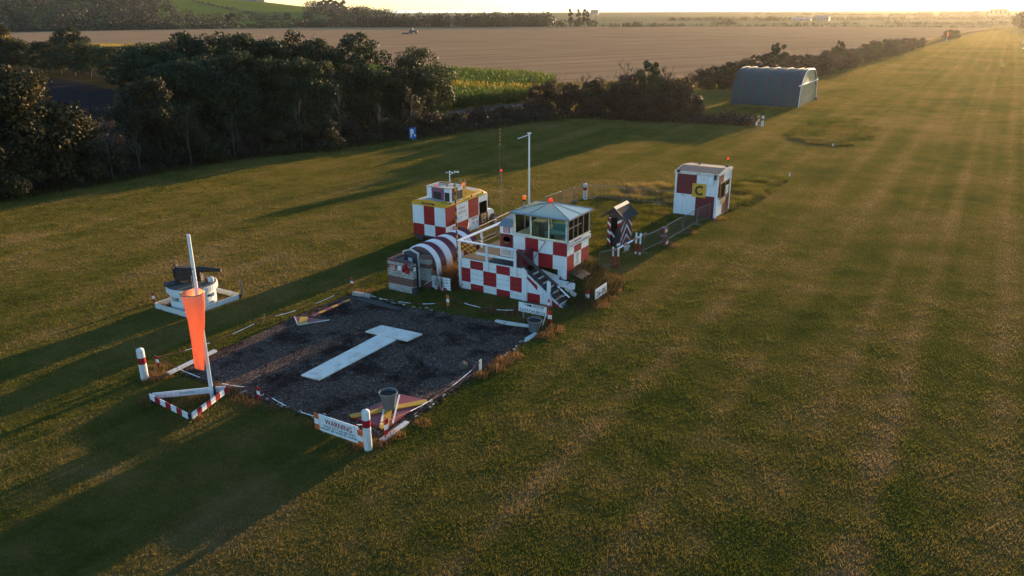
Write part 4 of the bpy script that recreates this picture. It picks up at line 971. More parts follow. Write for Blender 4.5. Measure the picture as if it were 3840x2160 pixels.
# ---- striped bollards
def bollard(label, x, y, h, r=0.125, band=(0.50, 0.70), stripes=False):
    t = thing('bollard', label, 'bollard', (x, y, 0), 'white bollards with a red band')
    B = MB(); B.lathe((x, y, 0), [(r, -0.05), (r, h*band[0]), (r, h*band[1]), (r*0.99, h*0.93), (r*0.88, h*0.96), (0.015, h)], 20, [0, 1, 0, 0, 0]); B.build('post', [concrete_white, red], t)
    return t
bollard('white bollard with a red band on the grass left of the wind sock', -22.66, 13.82, 1.12)
bollard('white bollard with a red band, nearest the camera, in front of the warning board', -13.33, 14.20, 1.25, 0.115, (0.57, 0.75))
bollard('white bollard with a red band standing behind the barrier fence corner', -21.48, 44.33, 1.05, 0.125, (0.56, 0.74))
bollard('white bollard with a red band by the weeds near the hangar', -20.12, 82.17, 1.06, 0.13, (0.56, 0.72))
def pot_lamp(label, x, y, h, r=0.06):
    B = MB(); B.lathe((x, y, 0), [(r, -0.02), (r, h*0.6), (r*0.6, h*0.65), (r*0.55, h), (0.01, h*1.04)], 12); B.solo('edge_marker', white, (x, y, 0), label, 'marker', 'small white ground markers')
pot_lamp('small white ground marker at the tip of the rough grass near the hangar', -11.66, 73.03, 0.24)
pot_lamp('small white ground marker at the tip of the long grass wedge', -11.91, 57.9, 0.26)
pot_lamp('small white marker in the weeds at the left of the hangar bollard', -26.63, 82.95, 0.46, 0.09)
pot_lamp('white stub beside the foot of the bollard near the hangar', -20.75, 82.4, 0.32, 0.14)

# ---- wind sock
t = thing('wind_sock_mast', 'leaning-looking white wooden mast that carries the orange wind sock', 'mast', (-19.59, 14.04, 0))
B = MB(); B.tube((-19.59, 14.04, -0.05), (-19.58, 14.04, 5.33), 0.062, 0.05, 14); B.build('pole', white, t)
B = MB(); B.box(-19.68, -19.52, 14.09, 14.15, -0.05, 0.42); B.build('stump', dark_wood, t)
B = MB(); B.tube((-19.62, 13.96, 4.28), (-19.52, 13.98, 4.30), 0.02); B.path([(-19.62, 13.97, 4.34), (-19.66, 13.93, 4.22), (-19.60, 13.94, 4.16)], 0.014); B.build('swivel_ring', rust, t)
t = thing('wind_sock', 'bright orange cloth wind sock hanging limp from the white mast', 'wind sock', (-19.60, 13.75, 3.62))
cs = 28; rings = []
rw = np.random.default_rng(66); ph = rw.uniform(0, 6.28, 4)
for k in range(30):
    f = k/29; cx = -19.45-0.13*f+0.02*math.sin(f*5); cy = 13.80-0.05*f; z = 3.63-2.50*f
    ra = 0.405-0.215*f**0.8+0.010*math.sin(f*9); row = []
    for i in range(cs):
        a = 2*math.pi*i/cs; wv = min(1, f*6)*(0.018*math.sin(3*a+ph[0]+f*2)+0.012*math.sin(6*a+ph[1]+f*5)+0.006*math.sin(2*a+ph[2]-f*14)+0.006*math.sin(9*a-f*22))
        yy = 0.75-0.45*f
        row.append((cx+(ra+wv)*math.cos(a), cy+(ra+wv)*math.sin(a)*yy, z+(0.012*math.sin(a*4) if k == 0 else 0)-0.04*math.cos(a+2.2)*(1-f)))
    rings.append(row)
B = MB()
for k in range(29): B.add(rings[k]+rings[k+1], [(i, (i+1) % cs, cs+(i+1) % cs, cs+i) for i in range(cs)], 0, True)
B.build('sleeve', sock, t)
B = MB(); hp = [(x, y, z+0.005) for x, y, z in rings[0]]; B.path(hp+[hp[0]], 0.014, 5); B.build('hoop', steel, t)
for i in (3, 11, 18, 25): B = MB(); B.tube(rings[0][i], (-19.61, 13.95, 4.22), 0.005, n=4); B.build('cord', dark_wood, t)

t = thing('mast_enclosure', 'low triangular fence of red and white boards round the foot of the wind sock mast', 'fence', (-19.7, 13.5, 0))
def striped(p, q, w, h, n, mats, par, nm='board'):
    B = MB(); p, q = Vector(p), Vector(q)
    for k in range(n):
        a = p.lerp(q, k/n); b = p.lerp(q, (k+1)/n); B.beam(a, b, w, h, k % 2)
    B.build(nm, mats, par)
striped((-21.03, 12.88, 0.20), (-18.92, 12.66, 0.20), 0.035, 0.19, 7, [white, red], t)
striped((-18.83, 12.72, 0.20), (-19.33, 14.46, 0.20), 0.035, 0.19, 8, [white, red], t)
B = MB(); B.beam((-20.98, 12.95, 0.20), (-19.42, 14.44, 0.20), 0.035, 0.19); B.build('board', white, t)
text('MUNICIPAL', 0.42, 0.07, (-20.22, 13.64, 0.21), None, letter_grey, t, vec=(Vector((1.56, 1.49, 0)), Vector((0, 0, 1))))
B = MB(); B.tube((-18.86, 12.66, -0.02), (-18.86, 12.66, 0.06), 0.04, n=10, m=1); B.tube((-18.86, 12.66, 0.06), (-18.86, 12.66, 0.26), 0.042, n=10, m=0); B.tube((-18.86, 12.66, 0.26), (-18.86, 12.66, 0.32), 0.04, n=10, m=0); B.build('corner_post', [black, yellow], t)
B = MB(); B.tube((-21.03, 12.9, -0.02), (-21.03, 12.9, 0.28), 0.04, n=10); B.build('corner_post', black, t)
B = MB(); B.tube((-19.37, 14.48, -0.02), (-19.37, 14.48, 0.26), 0.035, n=10); B.build('corner_post', wood_raw, t)

# ---- gun emplacement
gc = (-27.1, 19.25)
t = thing('gun_emplacement', 'round whitewashed concrete pillbox with dark slits and a flat overhanging roof', 'pillbox', (*gc, 0))
B = MB(); n = 48; rad = 0.89; zs = [-0.05, 0.42, 0.58, 0.72]; rings = [[(gc[0]+rad*math.cos(2*math.pi*i/n), gc[1]+rad*math.sin(2*math.pi*i/n), z) for i in range(n)] for z in zs]
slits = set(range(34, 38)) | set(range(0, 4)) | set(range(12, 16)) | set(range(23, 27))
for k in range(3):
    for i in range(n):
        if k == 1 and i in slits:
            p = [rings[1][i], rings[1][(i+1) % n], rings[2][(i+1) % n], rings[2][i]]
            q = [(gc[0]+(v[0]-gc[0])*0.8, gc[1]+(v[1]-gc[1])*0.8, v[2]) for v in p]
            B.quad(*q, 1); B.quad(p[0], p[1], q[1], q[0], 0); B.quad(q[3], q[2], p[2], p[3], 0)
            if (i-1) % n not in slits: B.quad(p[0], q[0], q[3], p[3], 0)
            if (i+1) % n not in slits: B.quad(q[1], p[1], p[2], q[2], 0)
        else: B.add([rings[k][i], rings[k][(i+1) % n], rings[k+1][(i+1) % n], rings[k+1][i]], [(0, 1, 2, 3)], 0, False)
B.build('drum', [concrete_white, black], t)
B = MB(); B.lathe((*gc, 0), [(0.90, 0.72), (1.0, 0.725), (1.0, 0.93), (0.96, 0.95), (0.02, 0.97)], 40, [0, 0, 0, 1], smooth=False); B.build('roof_slab', [concrete_white, M('dirty_concrete_top', (0.105, 0.088, 0.066), 0.9, 0.3, 4, (0.05, 0.04, 0.03), 3, 0.7, 0.45, bmp=0.4)], t)
B = MB(); B.prism([(-27.95, 18.60), (-27.55, 18.3), (-27.3, 18.9), (-27.8, 19.2)], 'z', 0.975, 1.01); B.build('rusty_sheet', rust, t)
t = thing('low_frame', 'low white frame of boards on the ground round the pillbox', 'frame', (-27.1, 19.4, 0))
for p, q in (((-28.15, 18.18, 0.10), (-26.22, 18.14, 0.10)), ((-26.18, 18.12, 0.10), (-26.02, 20.68, 0.10)), ((-26.04, 20.72, 0.10), (-28.18, 20.72, 0.10)), ((-28.2, 20.68, 0.10), (-28.18, 18.22, 0.10))):
    B = MB(); B.beam(p, q, 0.06, 0.22); B.build('board', white_rough, t)
B = MB(); B.box(-26.02, -25.95, 20.62, 20.70, -0.05, 0.22, 0); B.box(-26.02, -25.95, 20.62, 20.70, 0.22, 0.36, 1); B.build('corner_post', [black, yellow], t)
for dx in (0.0, 0.07): B = MB(); B.beam((-25.98+dx*0.5, 20.75+dx, 0.1), (-26.05+dx*0.6, 20.78+dx, 0.78), 0.05, 0.03); B.build('stake', wood_raw, t)
t = thing('field_gun', 'dark rusty gun with its barrel pointing right on top of the pillbox', 'gun', (-27.2, 19.4, 0.97))
ax = Vector((0.854, 0.52, 0)); g0 = Vector((-27.85, 19.10, 0)); sd_ = Vector((-0.52, 0.854, 0))
def gp(u, v, z): p = g0+ax*u+sd_*v; return (p.x, p.y, z)
B = MB(); B.beam(gp(0.02, 0, 1.22), gp(0.80, 0, 1.22), 0.42, 0.40); B.beam(gp(0.05, 0, 1.50), gp(0.85, 0, 1.48), 0.30, 0.14); B.beam(gp(0.08, -0.22, 1.42), gp(0.72, -0.22, 1.42), 0.04, 0.20); B.beam(gp(0.0, 0, 1.40), gp(0.06, 0, 1.40), 0.5, 0.44); B.build('cradle', rust, t, 0.015)
B = MB(); B.tube(gp(0.80, 0, 1.44), gp(1.25, 0, 1.45), 0.135, 0.12, 14); B.tube(gp(1.25, 0, 1.45), gp(1.80, 0, 1.41), 0.115, 0.075, 14); B.tube(gp(1.80, 0, 1.41), gp(1.90, 0, 1.40), 0.092, 0.09, 14); B.build('barrel', rust, t)
B = MB(); B.beam(gp(0.72, 0, 1.10), gp(1.08, 0, 1.10), 0.30, 0.26); B.tube(gp(0.9, 0, 0.97), gp(0.9, 0, 1.35), 0.18, 0.14, 12); B.build('mounting', rust, t)
B = MB(); B.tube(gp(0.10, -0.1, 1.58), gp(0.08, -0.12, 1.74), 0.03); B.tube(gp(0.03, 0.1, 1.56), gp(-0.08, 0.1, 1.60), 0.02); B.build('breech_handle', rust, t)
rock('white_stone', (-26.45, 19.72, 1.06), (0.12, 0.14, 0.14), concrete_white, 'white painted stone on the right side of the pillbox roof', 'rock', 9)
rock('brown_stone', (-26.62, 19.64, 1.05), (0.10, 0.10, 0.12), rust_red, 'rusty brown lump beside the white stone on the pillbox roof', 'rock', 10)
rock('pale_bundle', (-26.25, 19.45, 0.12), (0.2, 0.22, 0.16), stone, 'pale rubble lying inside the low frame right of the pillbox', 'rubble', 14)

# ================================================================== CONTROL TOWER GROUP
t = thing('viewing_platform', 'raised timber platform with a red and white chequered front wall, white railings and steep steps', 'platform', (-17.2, 27.5, 0))
us = [-18.65, -18.20, -17.54, -16.88, -16.21, -15.62]
B = MB(); B.cells('f', 26.50, us, [0.97, 1.36], lambda i, j: i % 2).cells('f', 26.50, us, [0.33, 0.97], lambda i, j: (i+1) % 2).cells('f', 26.50, us, [-0.1, 0.33], lambda i, j: i % 2)
B.box(-18.65, -15.62, 26.505, 26.56, -0.1, 1.36, 0, 'tklr'); B.build('front_wall', [white, red], t)
B = MB(); B.box(-18.66, -15.84, 26.465, 26.498, 0.305, 0.345); B.build('ledge', white, t)
B = MB()
for z in (0.16, 0.52, 0.74, 1.12): B.box(-18.64, -15.63, 26.496, 26.499, z, z+0.010, 0, 'f')
B.build('board_seam', wood_raw, t)
B = MB(); B.box(-18.66, -15.62, 26.46, 26.50, 1.36, 1.40); B.build('deck_edge', white, t)
B = MB(); B.box(-18.65, -15.62, 26.50, 29.9, 1.365, 1.42); B.build('deck', deck_mat, t)
B = MB(); B.box(-18.64, -18.58, 26.6, 29.9, -0.1, 1.36); B.build('side_wall', white_rough, t)
for (x, y, z0, z1, w) in [(-18.71, 26.48, -0.05, 2.14, 0.10), (-17.31, 26.48, 1.0, 2.12, 0.10), (-15.93, 26.48, 1.0, 2.14, 0.11), (-18.71, 29.85, 1.40, 2.14, 0.08), (-18.71, 28.2, 1.40, 2.14, 0.07)]:
    B = MB(); B.box(x-w/2, x+w/2, y-0.055, y+0.02, z0, z1); B.build('rail_post', white, t)
B = MB(); B.box(-18.80, -15.86, 26.40, 26.54, 2.14, 2.18); B.build('handrail', white, t)
B = MB(); B.box(-18.80, -18.64, 26.54, 29.95, 2.142, 2.182); B.build('handrail', white, t)
B = MB(); B.box(-17.88, -15.98, 26.45, 26.48, 1.67, 1.77); B.build('mid_rail', white, t)
B = MB(); B.box(-18.72, -18.69, 26.6, 29.85, 1.78, 1.84); B.box(-18.72, -18.69, 26.6, 29.85, 1.62, 1.67); B.build('mid_rail', wood_raw, t)
B = MB(); B.box(-15.62, -15.40, 26.47, 26.56, -0.12, 1.42); B.build('corner_post', white, t)
# steps
nst = 8
for k in range(nst):
    s0 = -15.42+k*0.225; z = 1.24-k*0.172
    B = MB(); B.box(s0-0.02, s0+0.235, 26.58, 27.26, z-0.03, z); B.build('tread', dark_wood, t)
    B = MB(); B.box(s0+0.205, s0+0.222, 26.59, 27.25, z-0.135, z-0.032); B.build('riser', white_rough, t)
B = MB(); B.quad((-15.40, 26.52, -0.12), (-13.62, 26.52, -0.12), (-13.62, 26.52, -0.10), (-15.40, 26.52, 1.14), 0)
B.quad((-15.40, 26.56, -0.12), (-15.40, 26.56, 1.14), (-13.62, 26.56, -0.10), (-13.62, 26.56, -0.12), 0)
B.quad((-15.40, 26.52, 1.14), (-13.62, 26.52, -0.10), (-13.62, 26.56, -0.10), (-15.40, 26.56, 1.14), 0)
B.quad((-15.39, 26.515, 0.97), (-14.90, 26.515, 0.55), (-14.90, 26.515, 0.76), (-15.39, 26.515, 1.10), 1)
B.quad((-15.38, 26.515, -0.04), (-14.78, 26.515, -0.02), (-14.78, 26.515, 0.39), (-15.38, 26.515, 0.39), 1)
B.quad((-14.22, 26.515, -0.1), (-13.76, 26.515, -0.1), (-13.80, 26.515, 0.0), (-14.22, 26.515, 0.27), 1)
B.build('stair_side', [white, red], t)
B = MB(); B.prism([(-15.45, 1.30), (-15.45, 1.05), (-13.7, -0.20), (-13.62, -0.05)], 'y', 27.262, 27.30); B.build('stringer', dark_wood, t)
B = MB(); B.beam((-15.94, 26.50, 2.13), (-15.45, 26.50, 1.88), 0.09, 0.11); B.beam((-15.45, 26.50, 1.88), (-13.95, 26.50, 0.92), 0.08, 0.10); B.build('stair_handrail', dark_wood, t)
B = MB(); B.beam((-15.62, 26.49, 1.56), (-13.98, 26.49, 0.39), 0.05, 0.075); B.build('stair_mid_rail', dark_wood, t)
B = MB(); B.beam((-14.0, 26.495, 0.95), (-13.42, 26.495, 0.53), 0.05, 0.04); B.build('handrail_end', white, t)
B = MB(); B.box(-14.42, -14.27, 26.44, 26.512, -0.12, 1.06); B.build('stair_post', white, t)
B = MB(); B.prism([(-15.40, 0.99), (-15.40, 1.19), (-13.50, -0.16), (-13.50, -0.22)], 'y', 26.562, 26.578); B.build('stringer', white, t)
B = MB(); B.box(-15.84, -15.62, 26.56, 27.42, 1.42, 2.0); B.build('stair_head_panel', maroon, t)
B = MB()
for i in range(5):
    for j in range(4):
        x0 = -18.63+i*0.155; z0 = 1.69+j*0.095; B.box(x0, x0+0.155, 26.435, 26.45, z0, z0+0.095, (i+j) % 2, 'f')
B.box(-18.63, -17.855, 26.437, 26.455, 1.69, 2.07, 0, 'kltrb'); B.build('chequered_board', [yellow, red], t)

t = thing('control_tower', 'small red and white chequered control room with large windows and a low glass roof', 'control tower', (-15.35, 28.5, 1.25))
xs = [-16.63, -16.06, -15.42, -14.73, -14.07]; ys = [27.5, 28.13, 28.80, 29.5]; zs = [1.25, 1.86, 2.44]
B = MB(); B.cells('f', 27.5, xs, zs, lambda i, j: (i+j+1) % 2).cells('r', -14.07, ys, zs, lambda i, j: (i+j) % 2 == 0)
m2 = MB(); m2.cells('f', 27.5, xs, zs, lambda i, j: 1 if (i+j) % 2 == 0 else 0)
B = MB(); B.cells('f', 27.5, xs, zs, lambda i, j: 1 if (i+j) % 2 == 0 else 0); B.cells('r', -14.07, ys, zs, lambda i, j: 1 if (i+j) % 2 == 0 else 0)
B.box(-16.63, -14.07, 27.5, 29.5, 1.25, 2.44, 0, 'klb'); B.build('walls', [white, red], t)
B = MB(); B.box(-14.7, -14.06, 27.49, 27.499, 1.37, 1.385); B.box(-16.6, -14.1, 27.49, 27.499, 1.853, 1.860); B.build('wall_batten', white_rough, t)
B = MB(); B.box(-16.56, -14.14, 27.57, 29.43, 1.60, 1.66); B.build('floor', interior, t)
B = MB(); B.box(-16.66, -14.04, 27.44, 27.56, 2.44, 2.50); B.box(-14.12, -14.0, 27.56, 29.54, 2.44, 2.50); B.box(-16.66, -14.12, 29.44, 29.54, 2.44, 2.50); B.box(-16.67, -16.57, 27.56, 29.44, 2.44, 2.50); B.build('sill', white_rough, t)
def mullions(B, axis, fixed, pos, z0, z1, w, d):
    for u in pos:
        if axis == 'f': B.box(u-w/2, u+w/2, fixed, fixed+d, z0, z1)
        else: B.box(fixed-d, fixed, u-w/2, u+w/2, z0, z1)
B = MB(); mullions(B, 'f', 27.47, (-16.58, -14.10), 2.50, 3.44, 0.08, 0.07); mullions(B, 'f', 27.47, (-15.79,), 2.50, 3.44, 0.06, 0.05); mullions(B, 'f', 27.47, (-14.93,), 2.50, 3.44, 0.03, 0.04)
B.box(-16.62, -14.06, 27.47, 27.53, 3.38, 3.44); B.box(-16.54, -15.82, 27.475, 27.52, 2.50, 2.56); B.build('window_frame', white_rough, t)
B = MB(); mullions(B, 'r', -14.035, (27.52, 29.46), 2.50, 3.44, 0.07, 0.06); mullions(B, 'r', -14.045, (28.02, 28.42, 28.92), 2.50, 3.40, 0.03, 0.03); B.box(-14.085, -14.035, 27.56, 29.42, 3.38, 3.44); B.box(-14.08, -14.045, 27.56, 28.7, 3.0, 3.03); B.build('window_frame', grey_paint, t)
B = MB(); mullions(B, 'f', 29.44, (-16.55, -15.9, -15.2, -14.5, -14.1), 2.50, 3.42, 0.05, 0.05); B.box(-16.6, -14.1, 29.44, 29.49, 3.36, 3.42); B.box(-16.62, -16.57, 28.35, 28.41, 2.50, 3.42); B.build('window_frame', grey_paint, t)
B = MB(); B.box(-16.56, -14.10, 27.495, 27.505, 2.50, 3.40); B.build('glazing', glass, t)
B = MB(); B.box(-14.062, -14.052, 27.55, 29.44, 2.50, 3.40); B.build('glazing', glass, t)
B = MB(); B.box(-16.56, -14.10, 29.455, 29.465, 2.50, 3.38); B.box(-16.60, -16.59, 27.6, 29.4, 2.50, 3.38); B.build('glazing', glass, t)
# roof: shallow glass pyramid
ap = Vector((-15.40, 28.50, 3.80)); FL, FR, BR, BL = Vector((-16.74, 27.40, 3.46)), Vector((-13.96, 27.40, 3.46)), Vector((-13.96, 29.60, 3.46)), Vector((-16.74, 29.60, 3.46))
B = MB()
for a, b in ((FL, FR), (FR, BR), (BR, BL), (BL, FL)): B.add([a, b, ap], [(0, 1, 2)])
B.build('roof', roof_glass, t)
B = MB()
up = Vector((0, 0, 0.012))
for a in (FL, FR, BR, BL): B.tube(a+up, ap+up, 0.018, n=5)
for a in (FL.lerp(FR, 0.34), FR.lerp(BR, 0.52), BL.lerp(FL, 0.5)): B.tube(a+up, ap+up, 0.012, n=4)
B.build('roof_bars', grey_paint, t)
B = MB(); B.box(-16.76, -13.94, 27.38, 27.43, 3.40, 3.46); B.box(-13.99, -13.94, 27.43, 29.57, 3.40, 3.46); B.box(-16.76, -13.94, 29.57, 29.62, 3.40, 3.46); B.box(-16.76, -16.71, 27.43, 29.57, 3.40, 3.46); B.build('gutter', grey_paint, t)
def beacon(par, x, y, z, mat, r=0.06, h=0.13, base=0.05):
    B = MB(); B.lathe((x, y, z), [(r*1.1, 0), (r*1.1, base), (r*0.6, base)], 12, cap0=True); b = B.build('beacon', black, par)
    B = MB(); B.lathe((x, y, z+base), [(r, 0), (r*1.02, h*0.6), (r*0.8, h*0.9), (0.005, h)], 14); B.build('lens', mat, b)
beacon(t, -15.38, 28.46, 3.80, red_lens, 0.075, 0.16, 0.03)
B = MB(); B.tube((-16.45, 28.1, 3.5), (-16.45, 28.1, 3.80), 0.025); B.box(-16.53, -16.37, 28.05, 28.15, 3.52, 3.58); B.build('lamp_bracket', grey_paint, t)
beacon(t, -16.45, 28.1, 3.80, amber_lens, 0.08, 0.19, 0.08)
B = MB(); B.beam((-14.045, 27.60, 2.275), (-14.045, 29.63, 2.275), 0.03, 0.17); sg = B.build('name_board', white, t)
text('EASTCHURCH AIRFIELD', 1.88, 0.105, (-14.028, 28.61, 2.275), 'r', letter, sg, bold=0.006)
rl = np.random.default_rng(8); B = MB(); xf = -14.066
for k in range(17):
    w = 0.14+0.22*rl.random(); z = 1.80-k*0.029; B.quad((xf, 28.46-w/2, z), (xf, 28.46+w/2, z), (xf, 28.46+w/2, z+0.013), (xf, 28.46-w/2, z+0.013))
B.build('name_list', wood_raw, t)
B = MB(); B.tube((-15.06, 27.46, 2.40), (-15.72, 27.46, 1.40), 0.014, n=6); B.tube((-15.06, 27.46, 2.40), (-15.42, 27.46, 2.44), 0.012, n=6); B.build('cable', wood_raw, t)
# room inside
B = MB(); B.box(-15.75, -14.25, 28.6, 29.35, 2.36, 2.42); B.box(-15.72, -14.3, 29.3, 29.36, 2.42, 2.70); B.box(-15.72, -15.62, 28.62, 29.3, 1.66, 2.36); B.build('desk', blue_desk, t)
B = MB(); B.box(-16.55, -15.9, 28.9, 29.35, 1.66, 2.75); B.build('cabinet', interior, t)
B = MB(); B.box(-16.4, -15.95, 28.05, 28.5, 2.05, 2.12); B.box(-16.4, -15.95, 28.46, 28.52, 2.12, 2.70); B.tube((-16.17, 28.28, 1.66), (-16.17, 28.28, 2.05), 0.04); B.build('chair', interior, t, 0.02)
# annex on the deck
t = thing('deck_cabin', 'narrow red and white cabin with a round window beside the control room', 'cabin', (-16.97, 28.1, 1.42))
B = MB(); B.cells('f', 27.5, [-17.30, -16.66], [1.42, 1.85, 2.44, 2.76], lambda i, j: 1 if j == 1 else 0); B.cells('r', -16.66, [27.5, 28.7], [1.42, 2.76], lambda i, j: 0); B.box(-17.30, -16.66, 27.5, 28.7, 1.42, 2.76, 0, 'kl'); B.build('walls', [white, maroon], t)
B = MB(); B.prism([(27.42, 2.76), (28.8, 2.86), (28.8, 3.06), (27.9, 3.0), (27.42, 2.80)], 'x', -17.34, -16.70); B.build('roof', grey_paint, t)
B = MB(); B.tube((-16.95, 27.49, 2.18), (-16.95, 27.47, 2.18), 0.20, n=28, m=0); B.tube((-16.95, 27.469, 2.18), (-16.95, 27.462, 2.18), 0.17, n=28, m=1); B.build('round_window', [maroon, dark_glass], t)
B = MB(); B.box(-17.12, -16.80, 27.48, 27.494, 2.49, 2.72); sg = B.build('danger_sign', letter_red, t)
text('DANGER', 0.26, 0.05, (-16.96, 27.48, 2.68), 'f', white, sg, bold=0.01)
B = MB()
for k in range(4): B.quad((-17.08, 27.475, 2.51+k*0.036), (-16.84, 27.475, 2.51+k*0.036), (-16.84, 27.475, 2.525+k*0.036), (-17.08, 27.475, 2.525+k*0.036))
B.build('small_print', white, sg)
B = MB(); B.box(-17.2, -16.78, 27.488, 27.498, 1.5, 1.78); B.build('hatch', white_rough, t)

# earth bank under and beside the control room
bk = np.random.default_rng(30); nx, ny = 34, 30; V, Fc = [], []
def bank_z(x, y):
    f = smooth((x+17.5)/0.8)*smooth((-12.45-x)/1.9)*smooth((y-26.9)/1.0)*smooth((31.4-y)/2.0)
    return float(f)*1.30
for j in range(ny):
    for i in range(nx):
        x = -17.6+5.3*i/(nx-1); y = 26.8+4.7*j/(ny-1); V.append((x, y, bank_z(x, y)*(1+0.0)+bk.normal()*0.02*(bank_z(x, y) > 0.05)-0.01))
for j in range(ny-1):
    for i in range(nx-1): k = j*nx+i; Fc.append((k, k+1, k+1+nx, k+nx))
structure('earth_bank', V, Fc, long_base, True)
X = bk.uniform(-15.6, -12.5, 9000); Y = bk.uniform(26.95, 31.2, 9000); Z = np.array([bank_z(a, b) for a, b in zip(X, Y)]); k = (Z > 0.03) & ~((X < -14.0) & (Y > 27.4) & (Y < 29.6)); X, Y, Z = X[k], Y[k], Z[k]
V, Fq, tn = blades(bk, X, Y, 0.08+0.22*bk.random(len(X)), np.full(len(X), 0.009), 0.9, Z)
leaf_bank = blade_mat('bank_weeds', [(0, (0.035, 0.032, 0.012)), (0.5, (0.07, 0.055, 0.025)), (1, (0.17, 0.11, 0.055))])
o = link('bank_weeds', np_mesh('bank_weeds', V, Fq, leaf_bank, tn)); tag(o, 'rough brown weeds covering the earth bank under the control room', 'weeds', None, 'stuff')
dark_pallet = M('old_pallet_timber', (0.085, 0.07, 0.055), 0.85, 0.25)
t = thing('timber_pallet', 'weathered slatted pallet lying on the bank below the right corner of the control room', 'pallet', (-13.7, 28.0, 1.0))
for k in range(6): B = MB(); B.beam((-13.98+k*0.10, 27.62, 1.15-k*0.03), (-13.95+k*0.10, 28.42, 1.16-k*0.03), 0.07, 0.02); B.build('slat', dark_pallet, t)
for y in (27.7, 28.02, 28.34): B = MB(); B.beam((-14.02, y, 1.12), (-13.42, y, 0.94), 0.08, 0.05); B.build('bearer', dark_wood, t)
t = thing('skirt_boards', 'loose white boards and red panels propped under the control room beside the steps', 'boards', (-14.4, 27.4, 0.7))
B = MB(); B.beam((-15.2, 27.36, 1.08), (-14.35, 27.36, 0.92), 0.03, 0.22); B.build('plank', white_rough, t)
B = MB(); B.beam((-14.75, 27.34, 0.76), (-13.62, 27.34, 0.70), 0.10, 0.26); B.build('plank', white, t)
B = MB(); B.box(-14.6, -14.28, 27.38, 27.42, 0.90, 0.98); B.build('red_strip', maroon, t)
B = MB(); B.box(-14.50, -14.10, 27.52, 27.56, 0.85, 1.25, 0); B.box(-14.10, -14.06, 27.56, 28.3, 0.85, 1.25, 1); B.build('corner_panel', [white, red], t)
B = MB(); B.beam((-14.02, 27.32, 0.60), (-13.55, 27.32, 0.32), 0.05, 0.18); B.build('plank', white_rough, t)

# red and white tube barrier at the foot of the steps
t = thing('tube_barrier', 'barrier of thin red and white tubes at the foot of the platform steps', 'barrier', (-13.8, 27.2, 0))
for z in (0.86, 0.44, 0.03):
    B = MB()
    for k in range(6): B.tube((-13.82, 26.35+k*0.31, z), (-13.82, 26.35+(k+1)*0.31, z-0.01), 0.018, n=7, m=0 if k in (0, 2, 3, 5) else 1)
    B.build('tube', [rust_red, white], t)
for y in (26.35, 28.2): B = MB(); B.tube((-13.82, y, -0.05), (-13.82, y, 0.90), 0.02, n=7); B.build('upright', rust_red, t)

# ---- masts
def banded(p, q, r, bands, mats, par, nm):
    B = MB(); p, q = Vector(p), Vector(q)
    for k in range(bands): B.tube(p.lerp(q, k/bands), p.lerp(q, (k+1)/bands), r, n=9, m=k % 2)
    return B.build(nm, mats, par)
t = thing('striped_mast', 'thin black and yellow striped mast with wind instruments at the left corner of the platform', 'mast', (-18.92, 26.62, 0))
banded((-18.92, 26.62, -0.05), (-18.95, 26.62, 4.40), 0.034, 26, [dark_wood, yellow_faded], t, 'pole')
B = MB(); B.tube((-18.95, 26.62, 4.4), (-18.95, 26.62, 4.62), 0.02); B.tube((-19.25, 26.62, 4.60), (-18.65, 26.66, 4.62), 0.012); B.tube((-19.35, 26.6, 4.45), (-18.80, 26.6, 4.5), 0.012); B.tube((-18.70, 26.62, 4.4), (-18.70, 26.62, 4.8), 0.012); B.build('crossarm', steel, t)
B = MB(); B.tube((-19.22, 26.62, 4.60), (-19.22, 26.62, 5.02), 0.02)
for a in (0, 2.1, 4.2):
    e = (-19.22+0.13*math.cos(a), 26.62+0.13*math.sin(a), 5.02); B.tube((-19.22, 26.62, 5.02), e, 0.008, n=5); B.lathe((e[0], e[1], e[2]-0.03), [(0.005, 0), (0.035, 0.02), (0.035, 0.05)], 8)
B.build('anemometer', white, t)
B = MB(); B.tube((-19.22, 26.62, 4.92), (-18.86, 26.66, 5.05), 0.01)
for x in (-18.98, -18.86, -18.80): B.lathe((x, 26.66, 5.02), [(0.005, 0), (0.03, 0.02), (0.03, 0.06), (0.005, 0.08)], 8)
B.build('wind_vane', white, t)
B = MB()
for dx, z in ((-0.42, 4.45), (-0.02, 4.5)): B.beam((-18.95+dx-0.06, 26.6, z-0.06), (-18.95+dx+0.06, 26.6, z+0.06), 0.02, 0.02); B.beam((-18.95+dx+0.06, 26.6, z-0.06), (-18.95+dx-0.06, 26.6, z+0.06), 0.02, 0.02)
B.build('cross_vane', black, t)
t = thing('radio_mast', 'thin dark mast with a red lamp and a striped whip aerial behind the platform', 'mast', (-22.6, 36.0, 0))
B = MB(); B.tube((-22.52, 36, -0.05), (-22.52, 36, 3.08), 0.026, 0.022, 8); B.build('pole', steel, t)
B = MB(); B.tube((-22.66, 36, 2.3), (-22.63, 36, 3.08), 0.014, n=6)
for z in (2.45, 2.72, 3.02): B.box(-22.67, -22.50, 35.98, 36.02, z, z+0.05)
B.build('lattice', dark_wood, t)
beacon(t, -22.52, 36, 3.08, red_lens, 0.05, 0.13, 0.03)
B = MB(); B.tube((-22.63, 36, 3.08), (-22.60, 36, 4.55), 0.010, n=6); B.tube((-22.60, 36, 4.58), (-22.28, 36.0, 4.22), 0.006, n=4); B.build('aerial', pole_wood, t)
banded((-22.60, 36, 4.55), (-22.58, 36, 5.42), 0.024, 9, [yellow_faded, black], t, 'striped_top')
t = thing('white_pole', 'tall white pole with a short arm at its top, behind the control room', 'pole', (-20.77, 36, 0))
B = MB(); B.tube((-20.77, 36, -0.05), (-20.77, 36, 5.28), 0.052, 0.042, 12); B.build('shaft', white, t)
